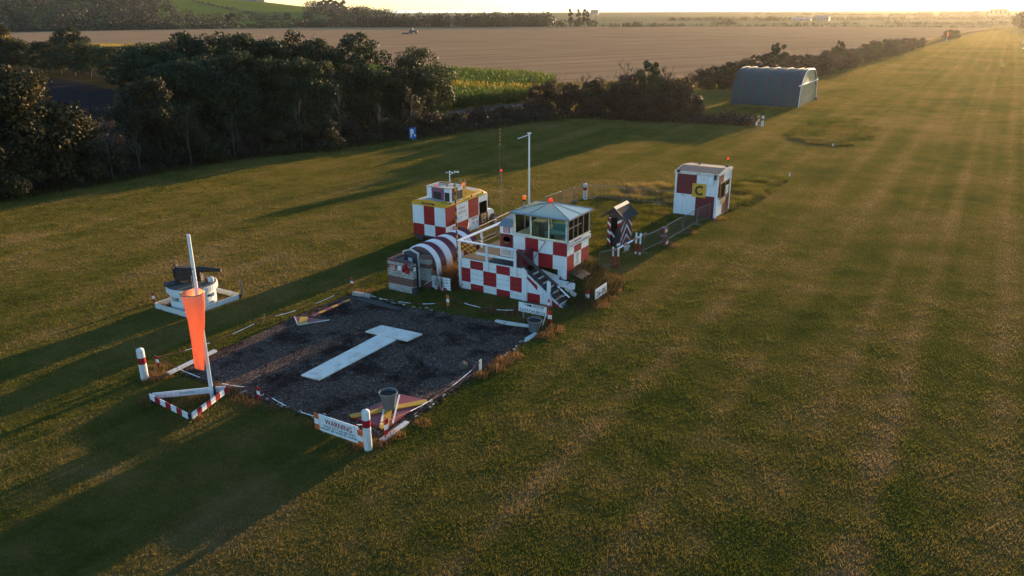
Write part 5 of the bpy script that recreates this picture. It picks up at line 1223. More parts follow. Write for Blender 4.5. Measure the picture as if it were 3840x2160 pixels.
B = MB(); B.lathe((-20.77, 36, 5.26), [(0.02, 0), (0.11, 0.02), (0.12, 0.06), (0.02, 0.09)], 16); B.build('disc', white, t)
B = MB(); B.beam((-20.80, 36, 5.22), (-21.20, 35.55, 5.05), 0.035, 0.035); B.build('arm', white, t)

# ---- brick entrance and striped shelter
t = thing('brick_entrance', 'whitewashed and red banded brick walls round the shelter doorway', 'wall', (-20.7, 25.3, 0))
def banded_wall(B, poly2, h0, h1, zb=-0.05):
    """walls of banded brick; bands white / red / white / red from the top"""
    lv = [(zb, 0.30, 0), (0.30, 0.66, 1), (0.66, 1.02, 0), (1.02, 1.18, 1), (1.18, max(h0, h1)-0.07, 0)]
    x0, x1, y0, y1 = poly2
    for a, b, m in lv: B.box(x0, x1, y0, y1, a, b, m)
B = MB(); banded_wall(B, (-21.34, -19.98, 24.80, 25.03), 1.38, 1.30); B.build('front_wall', [brick_white, brick_red], t)
B = MB(); B.box(-21.36, -20.35, 24.785, 25.045, 1.31, 1.38); B.beam((-20.35, 24.915, 1.345), (-19.96, 24.915, 1.22), 0.26, 0.07); B.build('coping', brick_red, t)
B = MB(); B.box(-21.34, -21.11, 25.03, 26.2, -0.05, 1.31, 0); B.box(-21.36, -21.09, 25.05, 26.22, 1.31, 1.38, 1); B.build('side_wall', [brick_white, brick_red], t)
B = MB()
for z0, z1, m in ((-0.05, 0.35, 1), (0.35, 0.9, 0), (0.9, 1.1, 1), (1.1, 1.34, 0)): B.box(-20.33, -19.80, 25.72, 25.95, z0, z1, m)
B.lathe((-20.05, 25.83, 1.34), [(0.30, 0), (0.26, 0.10), (0.12, 0.16), (0.01, 0.17)], 12, 1); B.build('end_wall', [brick_white, brick_red], t)
B = MB(); B.box(-21.22, -20.88, 24.782, 24.797, 0.92, 1.16); sg = B.build('danger_sign', letter_red, t)
text('DANGER', 0.28, 0.06, (-21.05, 24.782, 1.115), 'f', white, sg, bold=0.01)
B = MB()
for k in range(4): B.quad((-21.19, 24.776, 0.94+k*0.035), (-20.91, 24.776, 0.94+k*0.035), (-20.91, 24.776, 0.955+k*0.035), (-21.19, 24.776, 0.955+k*0.035))
B.build('small_print', white, sg)
B = MB(); B.box(-20.78, -20.58, 24.782, 24.797, 0.98, 1.16); B.build('blank_notice', white, t)
B = MB(); B.box(-19.975, -19.962, 24.84, 24.99, 1.00, 1.18); B.build('blank_notice', white, t)
B = MB(); B.tube((-20.32, 24.74, 1.16), (-20.32, 24.74, 1.30), 0.085, n=12); B.tube((-20.32, 24.74, 1.05), (-20.32, 24.74, 1.17), 0.06, n=12); B.tube((-20.44, 24.73, 1.0), (-20.44, 24.80, 1.0), 0.075, n=12); B.tube((-20.22, 24.70, 0.98), (-20.22, 24.80, 0.98), 0.085, n=12); B.box(-20.46, -20.20, 24.73, 24.80, 0.98, 1.10); B.build('red_valve', red, t)
B = MB(); B.path([(-20.50, 24.77, 0.96), (-20.50, 24.77, 0.84), (-20.42, 24.77, 0.83)], 0.014); B.tube((-20.26, 24.76, 0.92), (-20.26, 24.76, 0.78), 0.016); B.build('pipe', white, t)
B = MB(); B.tube((-19.95, 24.86, -0.05), (-19.95, 24.86, 0.28), 0.14, n=14); B.build('bin', dark_wood, t)
hc = (-20.46, 0.90); HR = 0.88
t = thing('striped_shelter', 'half round shelter of corrugated sheets painted in red and white hoops', 'shelter', (hc[0], 27.6, 0))
B = MB(); nseg = 22; y0, y1 = 25.98, 29.3; ribs = 42
def hoop(y, dr):
    out = [(hc[0]+(HR+dr)*math.cos(math.pi*i/(nseg-4)), y, hc[1]+(HR+dr)*math.sin(math.pi*i/(nseg-4))) for i in range(nseg-3)]
    return [(hc[0]+HR+dr+0.04, y, -0.1), (hc[0]+HR+dr+0.03, y, 0.4)]+out+[(hc[0]-HR-dr-0.03, y, 0.4), (hc[0]-HR-dr-0.04, y, -0.1)]
rows = [hoop(y0+(y1-y0)*k/(ribs*2), 0.026*(1 if k % 2 else -1)) for k in range(ribs*2+1)]
for k in range(ribs*2):
    yk = (y0+(y1-y0)*k/(ribs*2)-y0)/(0.44); m = int(yk+0.4) % 2
    B.add(rows[k]+rows[k+1], [(i, nseg+1+i, nseg+2+i, i+1) for i in range(nseg)], m, True)
gloss_white = M('gloss_white_tin', (0.72, 0.74, 0.76), 0.32, 0.06, 3, (0.3, 0.28, 0.24), 4, 0.5, 0.6); gloss_red = M('gloss_red_tin', (0.16, 0.014, 0.022), 0.30, 0.15, 3, (0.10, 0.03, 0.02), 4, 0.5, 0.55)
B.build('sheeting', [gloss_white, gloss_red], t)
B = MB(); B.add([(hc[0], 26.0, -0.1)]+[(hc[0]+(HR-0.03)*math.cos(math.pi*i/16), 26.0, hc[1]+(HR-0.03)*math.sin(math.pi*i/16)) for i in range(17)], [(0, i+1, i+2) for i in range(16)]); B.box(hc[0]-HR+0.02, hc[0]+HR-0.02, 26.0, 26.04, -0.1, hc[1], 0, 'f'); B.build('end_wall', brick_red, t)
B = MB(); B.prism([(-21.12, -0.05), (-20.36, -0.05), (-20.36, 1.50), (-20.55, 1.60), (-20.93, 1.60), (-21.12, 1.50)], 'y', 25.66, 25.72); d_ = B.build('door', M('dark_door', (0.045, 0.045, 0.055), 0.55, 0.15), t)
B = MB(); B.box(-20.88, -20.66, 25.64, 25.656, 1.02, 1.28); B.build('notice', white, d_)
B = MB(); B.box(-21.16, -21.12, 25.64, 25.74, -0.05, 1.52); B.box(-20.36, -20.32, 25.64, 25.74, -0.05, 1.52); B.beam((-21.16, 25.69, 1.52), (-20.74, 25.69, 1.66), 0.1, 0.05); B.beam((-20.74, 25.69, 1.66), (-20.32, 25.69, 1.52), 0.1, 0.05); B.build('door_frame', white_rough, d_)
t = thing('corrugated_sheet', 'upright white corrugated sheet with a striped foot, right of the brick entrance', 'sheet', (-19.4, 25.9, 0))
B = MB(); nz = 30
cv = [[(x, 25.86+0.02*math.sin(k/nz*2*math.pi*4.5), 0.04+0.56*k/nz) for k in range(nz+1)] for x in (-19.96, -18.82)]
B.add(cv[0]+cv[1], [(k, nz+1+k, nz+2+k, k+1) for k in range(nz)], 0, True); B.build('sheet', gloss_white, t)
B = MB(); B.box(-19.28, -19.24, 25.80, 25.84, -0.05, 0.58); B.build('strut', steel, t)
B = MB()
for k in range(4): B.box(-19.62+k*0.15, -19.47+k*0.15, 25.80, 25.83, -0.02, 0.14, k % 2)
B.build('striped_foot', [white, red], t)
B = MB(); B.beam((-20.05, 25.72, 0.18), (-19.72, 25.70, 0.42), 0.03, 0.16, up=(0, 1, 0)); B.solo('leaning_board', white_rough, (-19.9, 25.7, 0.1), 'small pale board leaning at the foot of the corrugated sheet', 'board')

# ---- the airport truck
t = thing('airport_truck', 'boxy red and white chequered truck with a yellow rimmed roof and a rooftop lookout', 'truck', (-24.1, 33.5, 0))
X0, X1, Y0, Y1, ZB, ZM, ZT = -25.18, -23.09, 31.5, 35.46, 0.24, 0.95, 1.97
B = MB(); cx = [X0, -24.46, -23.77, X1]; sy = [31.5, 32.53, 33.57, 34.56]
B.cells('f', Y0, cx, [ZB, ZM, ZT], lambda i, j: 1 if (i+j) % 2 == 0 else 0)
B.cells('r', X1, sy, [ZB, ZM, ZT], lambda i, j: 1 if (i+j) % 2 == 1 else 0)
B.box(X0, X1, Y0, Y1, ZB, ZT, 0, 'lk'); B.box(X0, X1, Y0, Y1, ZB, ZB+0.01, 0, 'b'); B.box(X0, X1, 34.56, Y1, ZB, ZT, 0, 'tl'); B.build('body', [white, M('truck_red', (0.29, 0.004, 0.010), 0.45, 0.12, 2)], t)
B = MB(); B.quad((X1, 34.56, ZB), (X1, Y1, ZB), (X1, Y1, 0.95), (X1, 34.56, 0.95), 1); B.quad((X1, 34.56, 0.95), (X1, 34.62, 0.95), (X1, 34.62, ZT), (X1, 34.56, ZT), 0); B.quad((X1, 35.38, 0.95), (X1, Y1, 0.95), (X1, Y1, ZT), (X1, 35.38, ZT), 0); B.quad((X1, 34.62, 1.60), (X1, 35.38, 1.60), (X1, 35.38, ZT), (X1, 34.62, ZT), 0); dr = B.build('cab_door', [white, maroon], t)
B = MB(); B.quad((X1-0.03, 34.60, 0.95), (X1-0.03, 35.40, 0.95), (X1-0.03, 35.40, 1.62), (X1-0.03, 34.60, 1.62)); B.build('window', dark_glass, dr)
B = MB(); B.box(X0+0.1, X1-0.1, 34.7, 34.76, 0.4, 1.4); B.box(X0+0.2, X0+0.8, 34.8, 35.1, 0.5, 1.05); B.build('seats', interior, t)
# curved roof cap
prof = [(X0-0.02, 1.95), (X0-0.03, 2.03), (X0+0.10, 2.15), (X0+0.36, 2.235), (-24.13, 2.28), (X1-0.36, 2.235), (X1-0.10, 2.15), (X1+0.03, 2.03), (X1+0.02, 1.95)]
B = MB()
def rsec(y, drop, inset): return [(-24.135+(p[0]+24.135)*(1-inset), y, 1.95+(p[1]-1.95)*(1-drop)) for p in prof]
secs = [rsec(31.47, 0, 0), rsec(35.05, 0, 0), rsec(35.30, 0.22, 0.02), rsec(35.48, 0.75, 0.05), rsec(35.5, 1.0, 0.06)]
for a_, b_ in zip(secs[:-1], secs[1:]):
    n_ = len(prof); B.add(a_+b_, [(i, i+1, n_+i+1, n_+i) for i in range(n_-1)], [1, 1, 1, 0, 0, 1, 1, 1], False)
B.add(secs[0], [tuple(reversed(range(len(prof))))], 1); B.build('roof', [cream_roof, yellow], t)
B = MB(); B.box(-24.55, -23.72, 31.452, 31.466, 2.03, 2.12); rp = B.build('roof_plate', dark_wood, t)
text('SCRAMBLE', 0.52, 0.06, (-24.14, 31.452, 2.075), 'f', yellow_faded, rp, bold=0.01)
# lookout box
bx0, bx1, by0, by1, bz0, bz1 = -24.52, -23.02, 31.92, 33.0, 2.16, 2.86
B = MB(); B.cells('f', by0, [bx0, -24.22, -23.42, bx1], [bz0, bz1], lambda i, j: [0, 2, 0][i]); B.cells('r', bx1, [by0, by0+0.1, 32.55, by1], [2.66, bz1], lambda i, j: [0, 1, 0][i]); B.cells('r', bx1, [by0, by1], [bz0, 2.20], lambda i, j: 0); B.box(bx0, bx1, by0, by1, bz0, bz1, 0, 'lk'); B.build('lookout', [white, maroon, purple_panel], t)
B = MB(); B.box(bx0-0.03, bx1+0.03, by0-0.03, by1+0.03, bz1, bz1+0.04); B.build('lookout_roof', cream_roof, t)
B = MB(); B.box(-24.10, -23.62, by0-0.012, by0-0.004, 2.22, 2.64); B.box(-23.39, -23.06, by0-0.012, by0-0.004, 2.20, 2.66); B.box(bx1+0.004, bx1+0.012, by0+0.04, by1-0.03, 2.21, 2.65); B.build('lookout_window', black, t)
B = MB(); B.box(bx1-0.05, bx1+0.02, by0-0.02, by0+0.06, 2.18, 2.86); B.build('corner_pillar', white, t)
B = MB(); B.prism([(33.03, 2.22), (34.35, 2.24), (33.03, 2.74)], 'x', bx0+0.1, bx1-0.02, 1, [1, 0, 1]); B.build('fairing', [cream_roof, yellow], t)
text('4', 0.09, 0.17, (bx1-0.02, 33.28, 2.40), 'r', letter, t, 'number', bold=0.01)
beacon(t, -23.22, 33.35, 2.66, amber_lens, 0.08, 0.22, 0.05)
beacon(t, -23.95, 31.98, 2.90, red_lens, 0.04, 0.10, 0.02)
B = MB(); B.tube((-23.5, 34.0, 2.42), (-23.58, 34.0, 2.98), 0.035, 0.008, 6); B.tube((-23.1, 32.95, 2.9), (-23.1, 32.95, 3.12), 0.02); B.box(-24.3, -23.7, 32.7, 32.85, 2.92, 2.98); B.build('aerial', wood_raw, t)
for y in (32.0, 33.9, 34.95): B = MB(); B.box(X1-0.02, X1+0.05, y-0.03, y+0.03, 2.06, 2.16); B.build('bracket', steel, t)
# bonnet
B = MB(); B.prism([(35.46, 0.38), (36.34, 0.38), (36.36, 0.78), (36.20, 0.92), (35.46, 1.02)], 'x', X0+0.18, X1-0.18); B.build('bonnet', glossy_white, t, 0.05)
B = MB(); B.box(X0+0.1, X1-0.1, 36.36, 36.42, 0.36, 0.54); B.build('bumper', steel, t)
B = MB(); B.box(X1-0.40, X1-0.22, 36.345, 36.375, 0.60, 0.76); B.build('headlight', orange_plate, t)
for x in (X1-0.02, X0-0.18):
    for y in (32.70, 35.98):
        B = MB(); B.tube((x-0.02, y, 0.36), (x+0.2, y, 0.36), 0.36, n=22); w = B.build('wheel', rubber, t)
        B = MB(); B.tube((x-0.03, y, 0.36), (x+0.21, y, 0.36), 0.19, n=16); B.build('rim', grey_paint, w)
B = MB(); B.box(X0+0.1, X1-0.1, 31.44, 31.5, 0.26, 0.36); B.box(X0+0.2, X0+0.65, 31.42, 31.5, 0.10, 0.26); B.build('rear_step', dark_wood, t)
B = MB(); B.beam((X1+0.05, 35.42, 1.52), (X1+0.16, 35.42, 1.50), 0.02, 0.02); B.box(X1+0.12, X1+0.17, 35.37, 35.47, 1.32, 1.58); B.build('mirror', black, t)
text('ISLAND', 0.60, 0.16, (X1, 32.98, 1.68), 'r', letter_grey, t, shear=0.25)
text('AVIATION', 0.80, 0.16, (X1, 32.98, 1.44), 'r', letter_grey, t, shear=0.25)
text('AIRPORT', 0.60, 0.13, (X1, 34.14, 0.86), 'r', letter, t, bold=0.012)
text('4', 0.10, 0.22, (X1, 34.36, 0.62), 'r', letter, t, 'number', bold=0.015)
B = MB()
for r_, m_, dx in ((0.10, 0, 0.004), (0.07, 1, 0.007), (0.03, 2, 0.010)): B.tube((X1, 34.05, 0.64), (X1+dx, 34.05, 0.64), r_, n=20, m=m_)
B.build('roundel', [blue_sign, white, red], t)
B = MB(); B.box(X1+0.003, X1+0.016, 34.80, 35.26, 0.42, 0.90); pl = B.build('letter_plate', tan_plate, dr)
ORI[pl.name] = ORI[t.name]
text('C', 0.26, 0.34, (X1+0.016, 35.03, 0.66), 'r', letter, t, 'plate_letter', bold=0.03)
B = MB(); B.box(X1+0.003, X1+0.010, 32.12, 32.40, 0.62, 0.86); sg = B.build('danger_sign', letter_red, t)
B = MB()
for k in range(5): B.quad((X1+0.014, 32.15, 0.64+k*0.042), (X1+0.014, 32.37, 0.64+k*0.042), (X1+0.014, 32.37, 0.655+k*0.042), (X1+0.014, 32.15, 0.655+k*0.042))
B.build('small_print', white, sg)
B = MB()
for y in (32.6, 32.98, 33.4): B.tube((X1, y, 1.16+0.06*(y-32.6)), (X1+0.01, y, 1.16+0.06*(y-32.6)), 0.025, n=8)
B.build('fixings', black, t)

# ---- chequered hut with the yellow C
t = thing('chequered_hut', 'tall square hut with maroon and white quarters and a yellow C board', 'hut', (-14.04, 44.9, 0))
x0, x1, y0, y1 = -15.28, -12.81, 43.5, 46.12
B = MB(); B.cells('f', y0, [x0, -14.02, x1], [0.06, 1.28, 2.52], lambda i, j: 1 if i != j else 0); B.cells('r', x1, [y0, 44.68, y1], [0.06, 1.16, 2.52], lambda i, j: (0, 1)[(i+j) % 2]); B.box(x0, x1, y0, y1, 0.06, 2.52, 0, 'lkb')
orange_red = red
B.build('walls', [white, maroon], t)
B = MB(); B.box(x0-0.02, x0+0.09, y0-0.03, y0, 0.04, 2.5); B.box(x1-0.10, x1+0.02, y0-0.03, y0, 0.04, 2.5); B.box(x1, x1+0.03, y0, y0+0.1, 0.04, 2.5); B.box(x1, x1+0.03, y1-0.1, y1, 0.04, 2.5); B.build('corner_trim', white, t)
B = MB(); B.box(x0-0.06, x1+0.06, y0-0.07, y0-0.035, 2.45, 2.60); B.box(x0-0.06, x1+0.06, y1, y1+0.05, 2.45, 2.60); B.prism([(y0-0.06, 2.46), (y1+0.06, 2.46), (y1+0.06, 2.60), (44.8, 2.74), (y0-0.06, 2.60)], 'x', x1+0.03, x1+0.06); B.prism([(y0-0.06, 2.46), (y1+0.06, 2.46), (y1+0.06, 2.60), (44.8, 2.74), (y0-0.06, 2.60)], 'x', x0-0.06, x0-0.03); B.build('fascia', white_rough, t)
B = MB(); B.prism([(y0-0.03, 2.56), (y1+0.03, 2.56), (y1+0.03, 2.585), (44.8, 2.72), (y0-0.03, 2.585)], 'x', x0-0.028, x1+0.028); B.build('roof', M('hut_roof', (0.11, 0.085, 0.075), 0.8, 0.25, 3, (0.2, 0.16, 0.13), 3, 0.6, 0.5, bmp=0.4), t)
B = MB(); B.box(-14.24, -13.44, y0-0.05, y0-0.02, 1.18, 1.96); cb = B.build('letter_board', yellow, t)
text('C', 0.46, 0.58, (-13.84, y0-0.05, 1.57), 'f', letter, cb, 'board_letter', bold=0.035)
B = MB(); B.box(-13.42, -13.02, y0-0.14, y0-0.005, 1.98, 2.38); B.build('meter_box', white, t, 0.01)
B = MB(); B.prism([(-13.02+0.04, 2.28), (-12.86, 2.28), (-12.86, 2.5), (-12.92, 2.62), (-12.98, 2.5)], 'y', y0-0.16, y0-0.08); B.build('lamp_hood', rust, t)
B = MB(); B.box(-15.20, -15.0, y0-0.10, y0-0.04, 2.50, 2.66); B.build('lamp_bracket', rust, t)
B = MB(); B.box(-14.86, -14.74, y0-0.015, y0-0.005, 1.14, 1.26); B.build('small_hatch', white_rough, t)
B = MB(); B.box(x1+0.006, x1+0.02, 44.12, 45.78, 1.06, 1.94); w = B.build('window', dark_glass, t)
B = MB()
for (a, b, c, d_) in [(44.08, 45.82, 1.93, 1.99), (44.08, 45.82, 1.02, 1.07), (44.08, 44.13, 1.06, 1.94), (45.77, 45.82, 1.06, 1.94), (44.93, 44.99, 1.06, 1.94)]: B.box(x1+0.004, x1+0.04, a, b, c, d_)
B.build('frame', wood_raw, w)
B = MB(); B.box(x1+0.021, x1+0.03, 45.15, 45.70, 1.14, 1.66); B.build('paper_notice', white_rough, t)
B = MB(); B.prism([(44.35, 0.70), (44.75, 0.66), (45.25, 0.78), (45.3, 1.0), (44.45, 1.0)], 'x', x1+0.006, x1+0.02); B.build('torn_poster', tan_plate, t)
B = MB(); B.box(x1+0.03, x1+0.06, y0+1.0, y1+0.1, 0.05, 0.09); B.build('base_rail', wood_raw, t)
B = MB(); B.tube((-13.0, 45.9, 2.6), (-13.0, 45.9, 3.02), 0.02); B.box(-13.1, -12.92, 45.8, 45.95, 2.6, 2.72); B.build('lamp_stalk', dark_wood, t)
beacon(t, -13.0, 45.9, 3.02, red_lens, 0.06, 0.14, 0.02)
B = MB(); B.tube((-14.6, 45.6, 2.66), (-14.6, 45.6, 2.78), 0.07, n=8); B.build('roof_vent', dark_wood, t)
for x in (-15.0, -13.2):
    for y in (43.8, 45.8): B = MB(); B.box(x-0.1, x+0.1, y-0.1, y+0.1, -0.05, 0.06); B.build('footing', stone, t)

# ---- sentry box
t = thing('sentry_box', 'small sentry box with black, red and white chevrons and a grey pitched roof', 'sentry box', (-15.56, 36.3, 0))
sx0, sx1, sy0, sy1, sz = -15.93, -15.19, 35.58, 36.98, 1.50
B = MB(); B.box(sx0, sx0+0.05, sy0, sy1, -0.03, sz); B.box(sx1-0.05, sx1, sy0, sy1, -0.03, sz); B.box(sx0, sx1, sy1-0.05, sy1, -0.03, sz); B.box(sx0+0.05, sx0+0.18, sy0, sy0+0.05, -0.03, 1.55); B.box(sx1-0.20, sx1-0.05, sy0, sy0+0.05, -0.03, 1.55); B.prism([(sx0, sz), (sx1, sz), (-15.56, 1.98)], 'y', sy0+0.001, sy0+0.05); B.build('walls', dark_wood, t)
def stripes_poly(B, fn, k, m):
    for q in k: B.quad(*[fn(*p) for p in q], m)
ff = lambda u, z: (u, sy0-0.004, z); fr = lambda u, z: (sx1+0.004, u, z)
ym = (sy0+sy1)/2
cw, cr, lw, lr, rw_, rr_2 = [], [], [], [], [], []
for k in range(4):
    b0 = 0.02+k*0.52
    for (off, wdt, dst) in ((0.0, 0.15, cr), (0.15, 0.14, cw)):
        for (ua, ub, za, zb) in ((sy0, ym, b0-0.42+off, b0+0.28+off), (ym, sy1, b0+0.28+off, b0-0.42+off)):
            def cl(z): return min(max(z, 0.0), sz-0.03)
            q = [(ua, cl(za)), (ub, cl(zb)), (ub, cl(zb+wdt)), (ua, cl(za+wdt))]
            if q[1][1]+q[0][1] < q[2][1]+q[3][1]-0.02: dst.append(q)
B = MB(); stripes_poly(B, fr, cw, 0); stripes_poly(B, fr, cr, 1)
for k in range(4):
    z = 0.02+k*0.43
    for off, m in ((0, 1), (0.15, 0)):
        B.quad(ff(sx0, min(z+0.15+off, 1.5)), ff(sx0+0.18, min(z+off-0.02, 1.5)), ff(sx0+0.18, min(z+off+0.12, 1.5)), ff(sx0, min(z+off+0.28, 1.5)), m)
for z, m in ((1.05, 1), (1.20, 0), (0.02, 0)):
    B.quad(ff(sx1-0.20, z), ff(sx1, z+0.12), ff(sx1, z+0.26), ff(sx1-0.20, z+0.14), m)
B.build('chevrons', [white, red], t)
B = MB(); A0, A1 = (-15.56, 2.08), ((-16.24, 1.50), (-14.90, 1.50))
for e in A1: B.prism([A0, e, (e[0], e[1]-0.05), (A0[0], A0[1]-0.06)], 'y', sy0-0.14, sy1+0.10, 0)
B.build('roof', grey_roof, t)
B = MB(); B.prism([(-15.70, 1.985), (-15.56, 2.10), (-15.42, 1.985), (-15.42, 1.972), (-15.56, 2.085), (-15.70, 1.972)], 'y', sy0-0.15, sy1+0.11); B.build('ridge_cap', grey_paint, t)
B = MB()
for e in A1: B.beam((-15.56, sy0-0.155, 2.03), (e[0], sy0-0.155, e[1]-0.02), 0.03, 0.10)
B.build('bargeboard', dark_wood, t)
B = MB(); B.box(-15.72, -15.42, 35.7, 36.3, 0.0, 0.42); B.box(-15.70, -15.45, 35.9, 36.4, 0.42, 0.75); B.tube((-15.55, 35.8, 0.5), (-15.55, 35.8, 0.72), 0.1, n=10); B.solo('stored_frames', dark_wood, (-15.56, 36, 0), 'dark frames and clutter stored inside the sentry box', 'frames')
B = MB(); B.beam((-15.72, 35.52, 0.78), (-15.50, 35.50, 0.52), 0.02, 0.13, up=(0, 1, 0)); B.solo('loose_marker', white, (-15.6, 35.5, 0.5), 'small white and red marker plate hanging askew in the sentry box doorway', 'marker')

# ---- pole barrier
t = thing('pole_barrier', 'red and white banded barrier pole lying across its two pairs of posts', 'barrier', (-14.0, 33.7, 0))
def bpost(x, y, h):
    B = MB(); B.tube((x, y, -0.05), (x, y, 0.12), 0.045, n=12, m=0 if y > 34 else 1); B.tube((x, y, 0.12), (x, y, 0.55), 0.045, n=12, m=1); B.tube((x, y, 0.55), (x, y, h), 0.045, n=12, m=0); B.build('post', [white, red], t)
for x, y, h in ((-14.20, 32.46, 0.97), (-13.98, 32.56, 0.95), (-14.10, 34.98, 1.08), (-13.87, 34.95, 1.08)): bpost(x, y, h)
B = MB(); a0, a1 = Vector((-14.10, 32.35, 0.86)), Vector((-13.90, 35.75, 0.90))
cuts = [0, 0.10, 0.26, 0.38, 0.54, 0.68, 0.84, 1.0]
for k in range(7): B.tube(a0.lerp(a1, cuts[k]), a0.lerp(a1, cuts[k+1]), 0.045, n=12, m=k % 2)
B.build('pole', [M('pale_red_paint', (0.36, 0.10, 0.08), 0.5, 0.15), white], t)
rr4 = np.random.default_rng(44); B = MB()
for k in range(26): B.beam((-14.02+rr4.normal()*0.05, 33.6+rr4.normal()*0.07, 0.74+rr4.normal()*0.06), (-14.02+rr4.normal()*0.08, 33.6+rr4.normal()*0.12, 0.62+rr4.normal()*0.08), 0.05, 0.004)
B.solo('tangled_tape', [white_rough], (-14.02, 33.6, 0.65), 'tangle of pale tape hanging from the middle of the barrier pole', 'tape')

# ---- crowd barriers
def barrier_mesh(L, h=0.9):
    B = MB(); r = 0.017
    P = [(0, 0, -0.03), (0, 0, h-0.14), (0.05, 0, h-0.04), (0.14, 0, h), (L-0.14, 0, h), (L-0.05, 0, h-0.04), (L, 0, h-0.14), (L, 0, -0.03)]
    B.path(P, r, 7); B.tube((0, 0, 0.14), (L, 0, 0.14), 0.014, n=6)
    C = MB(); n = int(L/0.12)
    for k in range(1, n): C.tube((L*k/n, 0, 0.14), (L*k/n, 0, h), 0.006, n=4, cap=False)
    D = [MB().beam((x, -0.28, 0.01), (x, 0.28, 0.01), 0.04, 0.03) for x in (0.12, L-0.12)]
    return B.mesh('frame', [steel]), C.mesh('infill', [steel]), [d.mesh('foot', [steel]) for d in D]
BM = barrier_mesh(2.25)
def crowd_barrier(p, q, label, lean=0.0):
    t = thing('crowd_barrier', label, 'barrier', (p[0], p[1], 0), 'steel crowd barriers round the compound')
    L = math.hypot(q[0]-p[0], q[1]-p[1]); t.rotation_euler = (lean, 0, math.atan2(q[1]-p[1], q[0]-p[0])); t.scale = (L/2.25, 1, 1)
    for nm, me in [('frame', BM[0]), ('infill', BM[1])]+[('foot', d) for d in BM[2]]:
        o = bpy.data.objects.new(nm, me); COL.objects.link(o); o.parent = t
crowd_barrier((-14.55, 31.62), (-14.08, 32.72), 'short steel barrier with a rounded end left of the barrier pole posts', 0.05)
crowd_barrier((-13.86, 35.20), (-13.60, 37.25), 'steel barrier between the barrier pole and the rusty red stand', 0.08)
crowd_barrier((-13.50, 37.55), (-13.42, 39.80), 'steel barrier just beyond the rusty red stand', -0.05)
crowd_barrier((-13.40, 39.85), (-13.34, 41.90), 'middle steel barrier between the rusty red stand and the chequered hut')
crowd_barrier((-13.32, 41.95), (-13.08, 43.42), 'steel barrier ending against the chequered hut front')
crowd_barrier((-15.35, 45.75), (-17.02, 45.38), 'steel barrier joining the left side of the chequered hut')
crowd_barrier((-17.04, 45.36), (-19.08, 45.02), 'second steel barrier from the chequered hut along the back of the compound')
crowd_barrier((-19.10, 45.0), (-21.16, 44.76), 'third steel barrier from the chequered hut at the back corner of the compound')
crowd_barrier((-21.20, 44.68), (-21.68, 43.42), 'steel barrier in front of the white bollard at the compound corner')
crowd_barrier((-21.70, 43.36), (-21.98, 42.20), 'steel barrier next to the one before the bollard, towards the control room', 0.06)
crowd_barrier((-22.0, 42.1), (-22.1, 40.1), 'steel barrier half hidden behind the control room roof')
crowd_barrier((-22.1, 36.5), (-21.95, 34.5), 'steel barrier in front of the truck bonnet left of the control room')
crowd_barrier((-21.92, 34.45), (-21.80, 32.45), 'steel barrier beside the truck cab')
crowd_barrier((-22.72, 33.15), (-22.02, 32.05), 'steel barrier standing askew close to the truck side', 0.08)

# ---- rusty red stand with two flag plates
t = thing('lamp_stand', 'rusty red tubular stand with two orange and white plates leaning by the barriers', 'stand', (-13.4, 37.15, 0))
B = MB()
for (x, y) in ((-13.62, 36.95), (-13.60, 37.45)): B.tube((x, y, -0.03), (x-0.06, y, 0.92), 0.016, n=6)
for (x, y) in ((-13.30, 36.85), (-13.28, 37.35)): B.tube((x, y, -0.03), (x-0.10, y, 0.92), 0.016, n=6)
for z in (0.1, 0.45, 0.90):
    B.tube((-13.64, 36.95, z), (-13.63, 37.45, z), 0.014, n=6); B.tube((-13.34-0.07*z, 36.85, z), (-13.33-0.07*z, 37.35, z), 0.014, n=6); B.tube((-13.64, 36.95, z), (-13.34-0.07*z, 36.85, z), 0.014, n=6)
B.build('frame', rust_red, t)
for z, dx in ((0.78, -0.03), (0.16, 0.06)):
    for k in range(3): B = MB(); B.beam((-13.33+dx, 36.86+k*0.16, z), (-13.33+dx, 37.02+k*0.16, z), 0.02, 0.17); B.build('plate', [orange_plate, white, orange_plate][k], t)
for z in (0.90, 0.45): B = MB(); B.box(-13.58, -13.36, 36.9, 37.35, z, z+0.03); B.build('shelf', rust_red, t)

# ---- hangar
t = thing('hangar', 'teal blue barrel roofed sheet hangar with black straps standing on the grass', 'hangar', (-24.6, 105.1, 0))
hx0, hx1, hy0, hy1, hh = -28.7, -20.47, 100.2, 110.0, 4.15; cy = (hy0+hy1)/2; nseg = 30
def arch(x, k=0.0):
    out = []
    for i in range(nseg+1):
        a = math.pi*i/nseg; c, s = math.cos(a), math.sin(a)
        yy = -math.copysign(abs(c)**0.72, c)*((hy1-hy0)/2+k); zz = (abs(s)**0.80)*(hh+k); out.append((x, cy+yy, zz-0.02))
    return out
B = MB(); xs_ = np.linspace(hx0, hx1, 12)
rr_h = np.random.default_rng(3)
rows = [[(p[0], p[1]+0.03*rr_h.normal(), p[2]+0.025*rr_h.normal()) for p in arch(x)] for x in xs_]
for k in range(len(xs_)-1): B.add(rows[k]+rows[k+1], [(i, nseg+1+i, nseg+2+i, i+1) for i in range(nseg)], 0, True)
B.build('skin', hangar_skin, t)
for x in (-28.5, -27.6, -26.1, -24.6, -23.0, -21.7, -20.9):
    B = MB(); B.path(arch(x, 0.04), 0.055, 4); B.build('strap', dark_line, t)
B = MB(); pts_ = arch(hx1-0.12); B.add([(hx1-0.12, cy, 2.52)]+[p for p in pts_ if p[2] > 2.5], [(0, i+1, i) for i in range(1, len([p for p in pts_ if p[2] > 2.5]))]); B.build('upper_gable', hangar_end, t)
B = MB(); ny_, nz_ = 40, 12; V_ = []
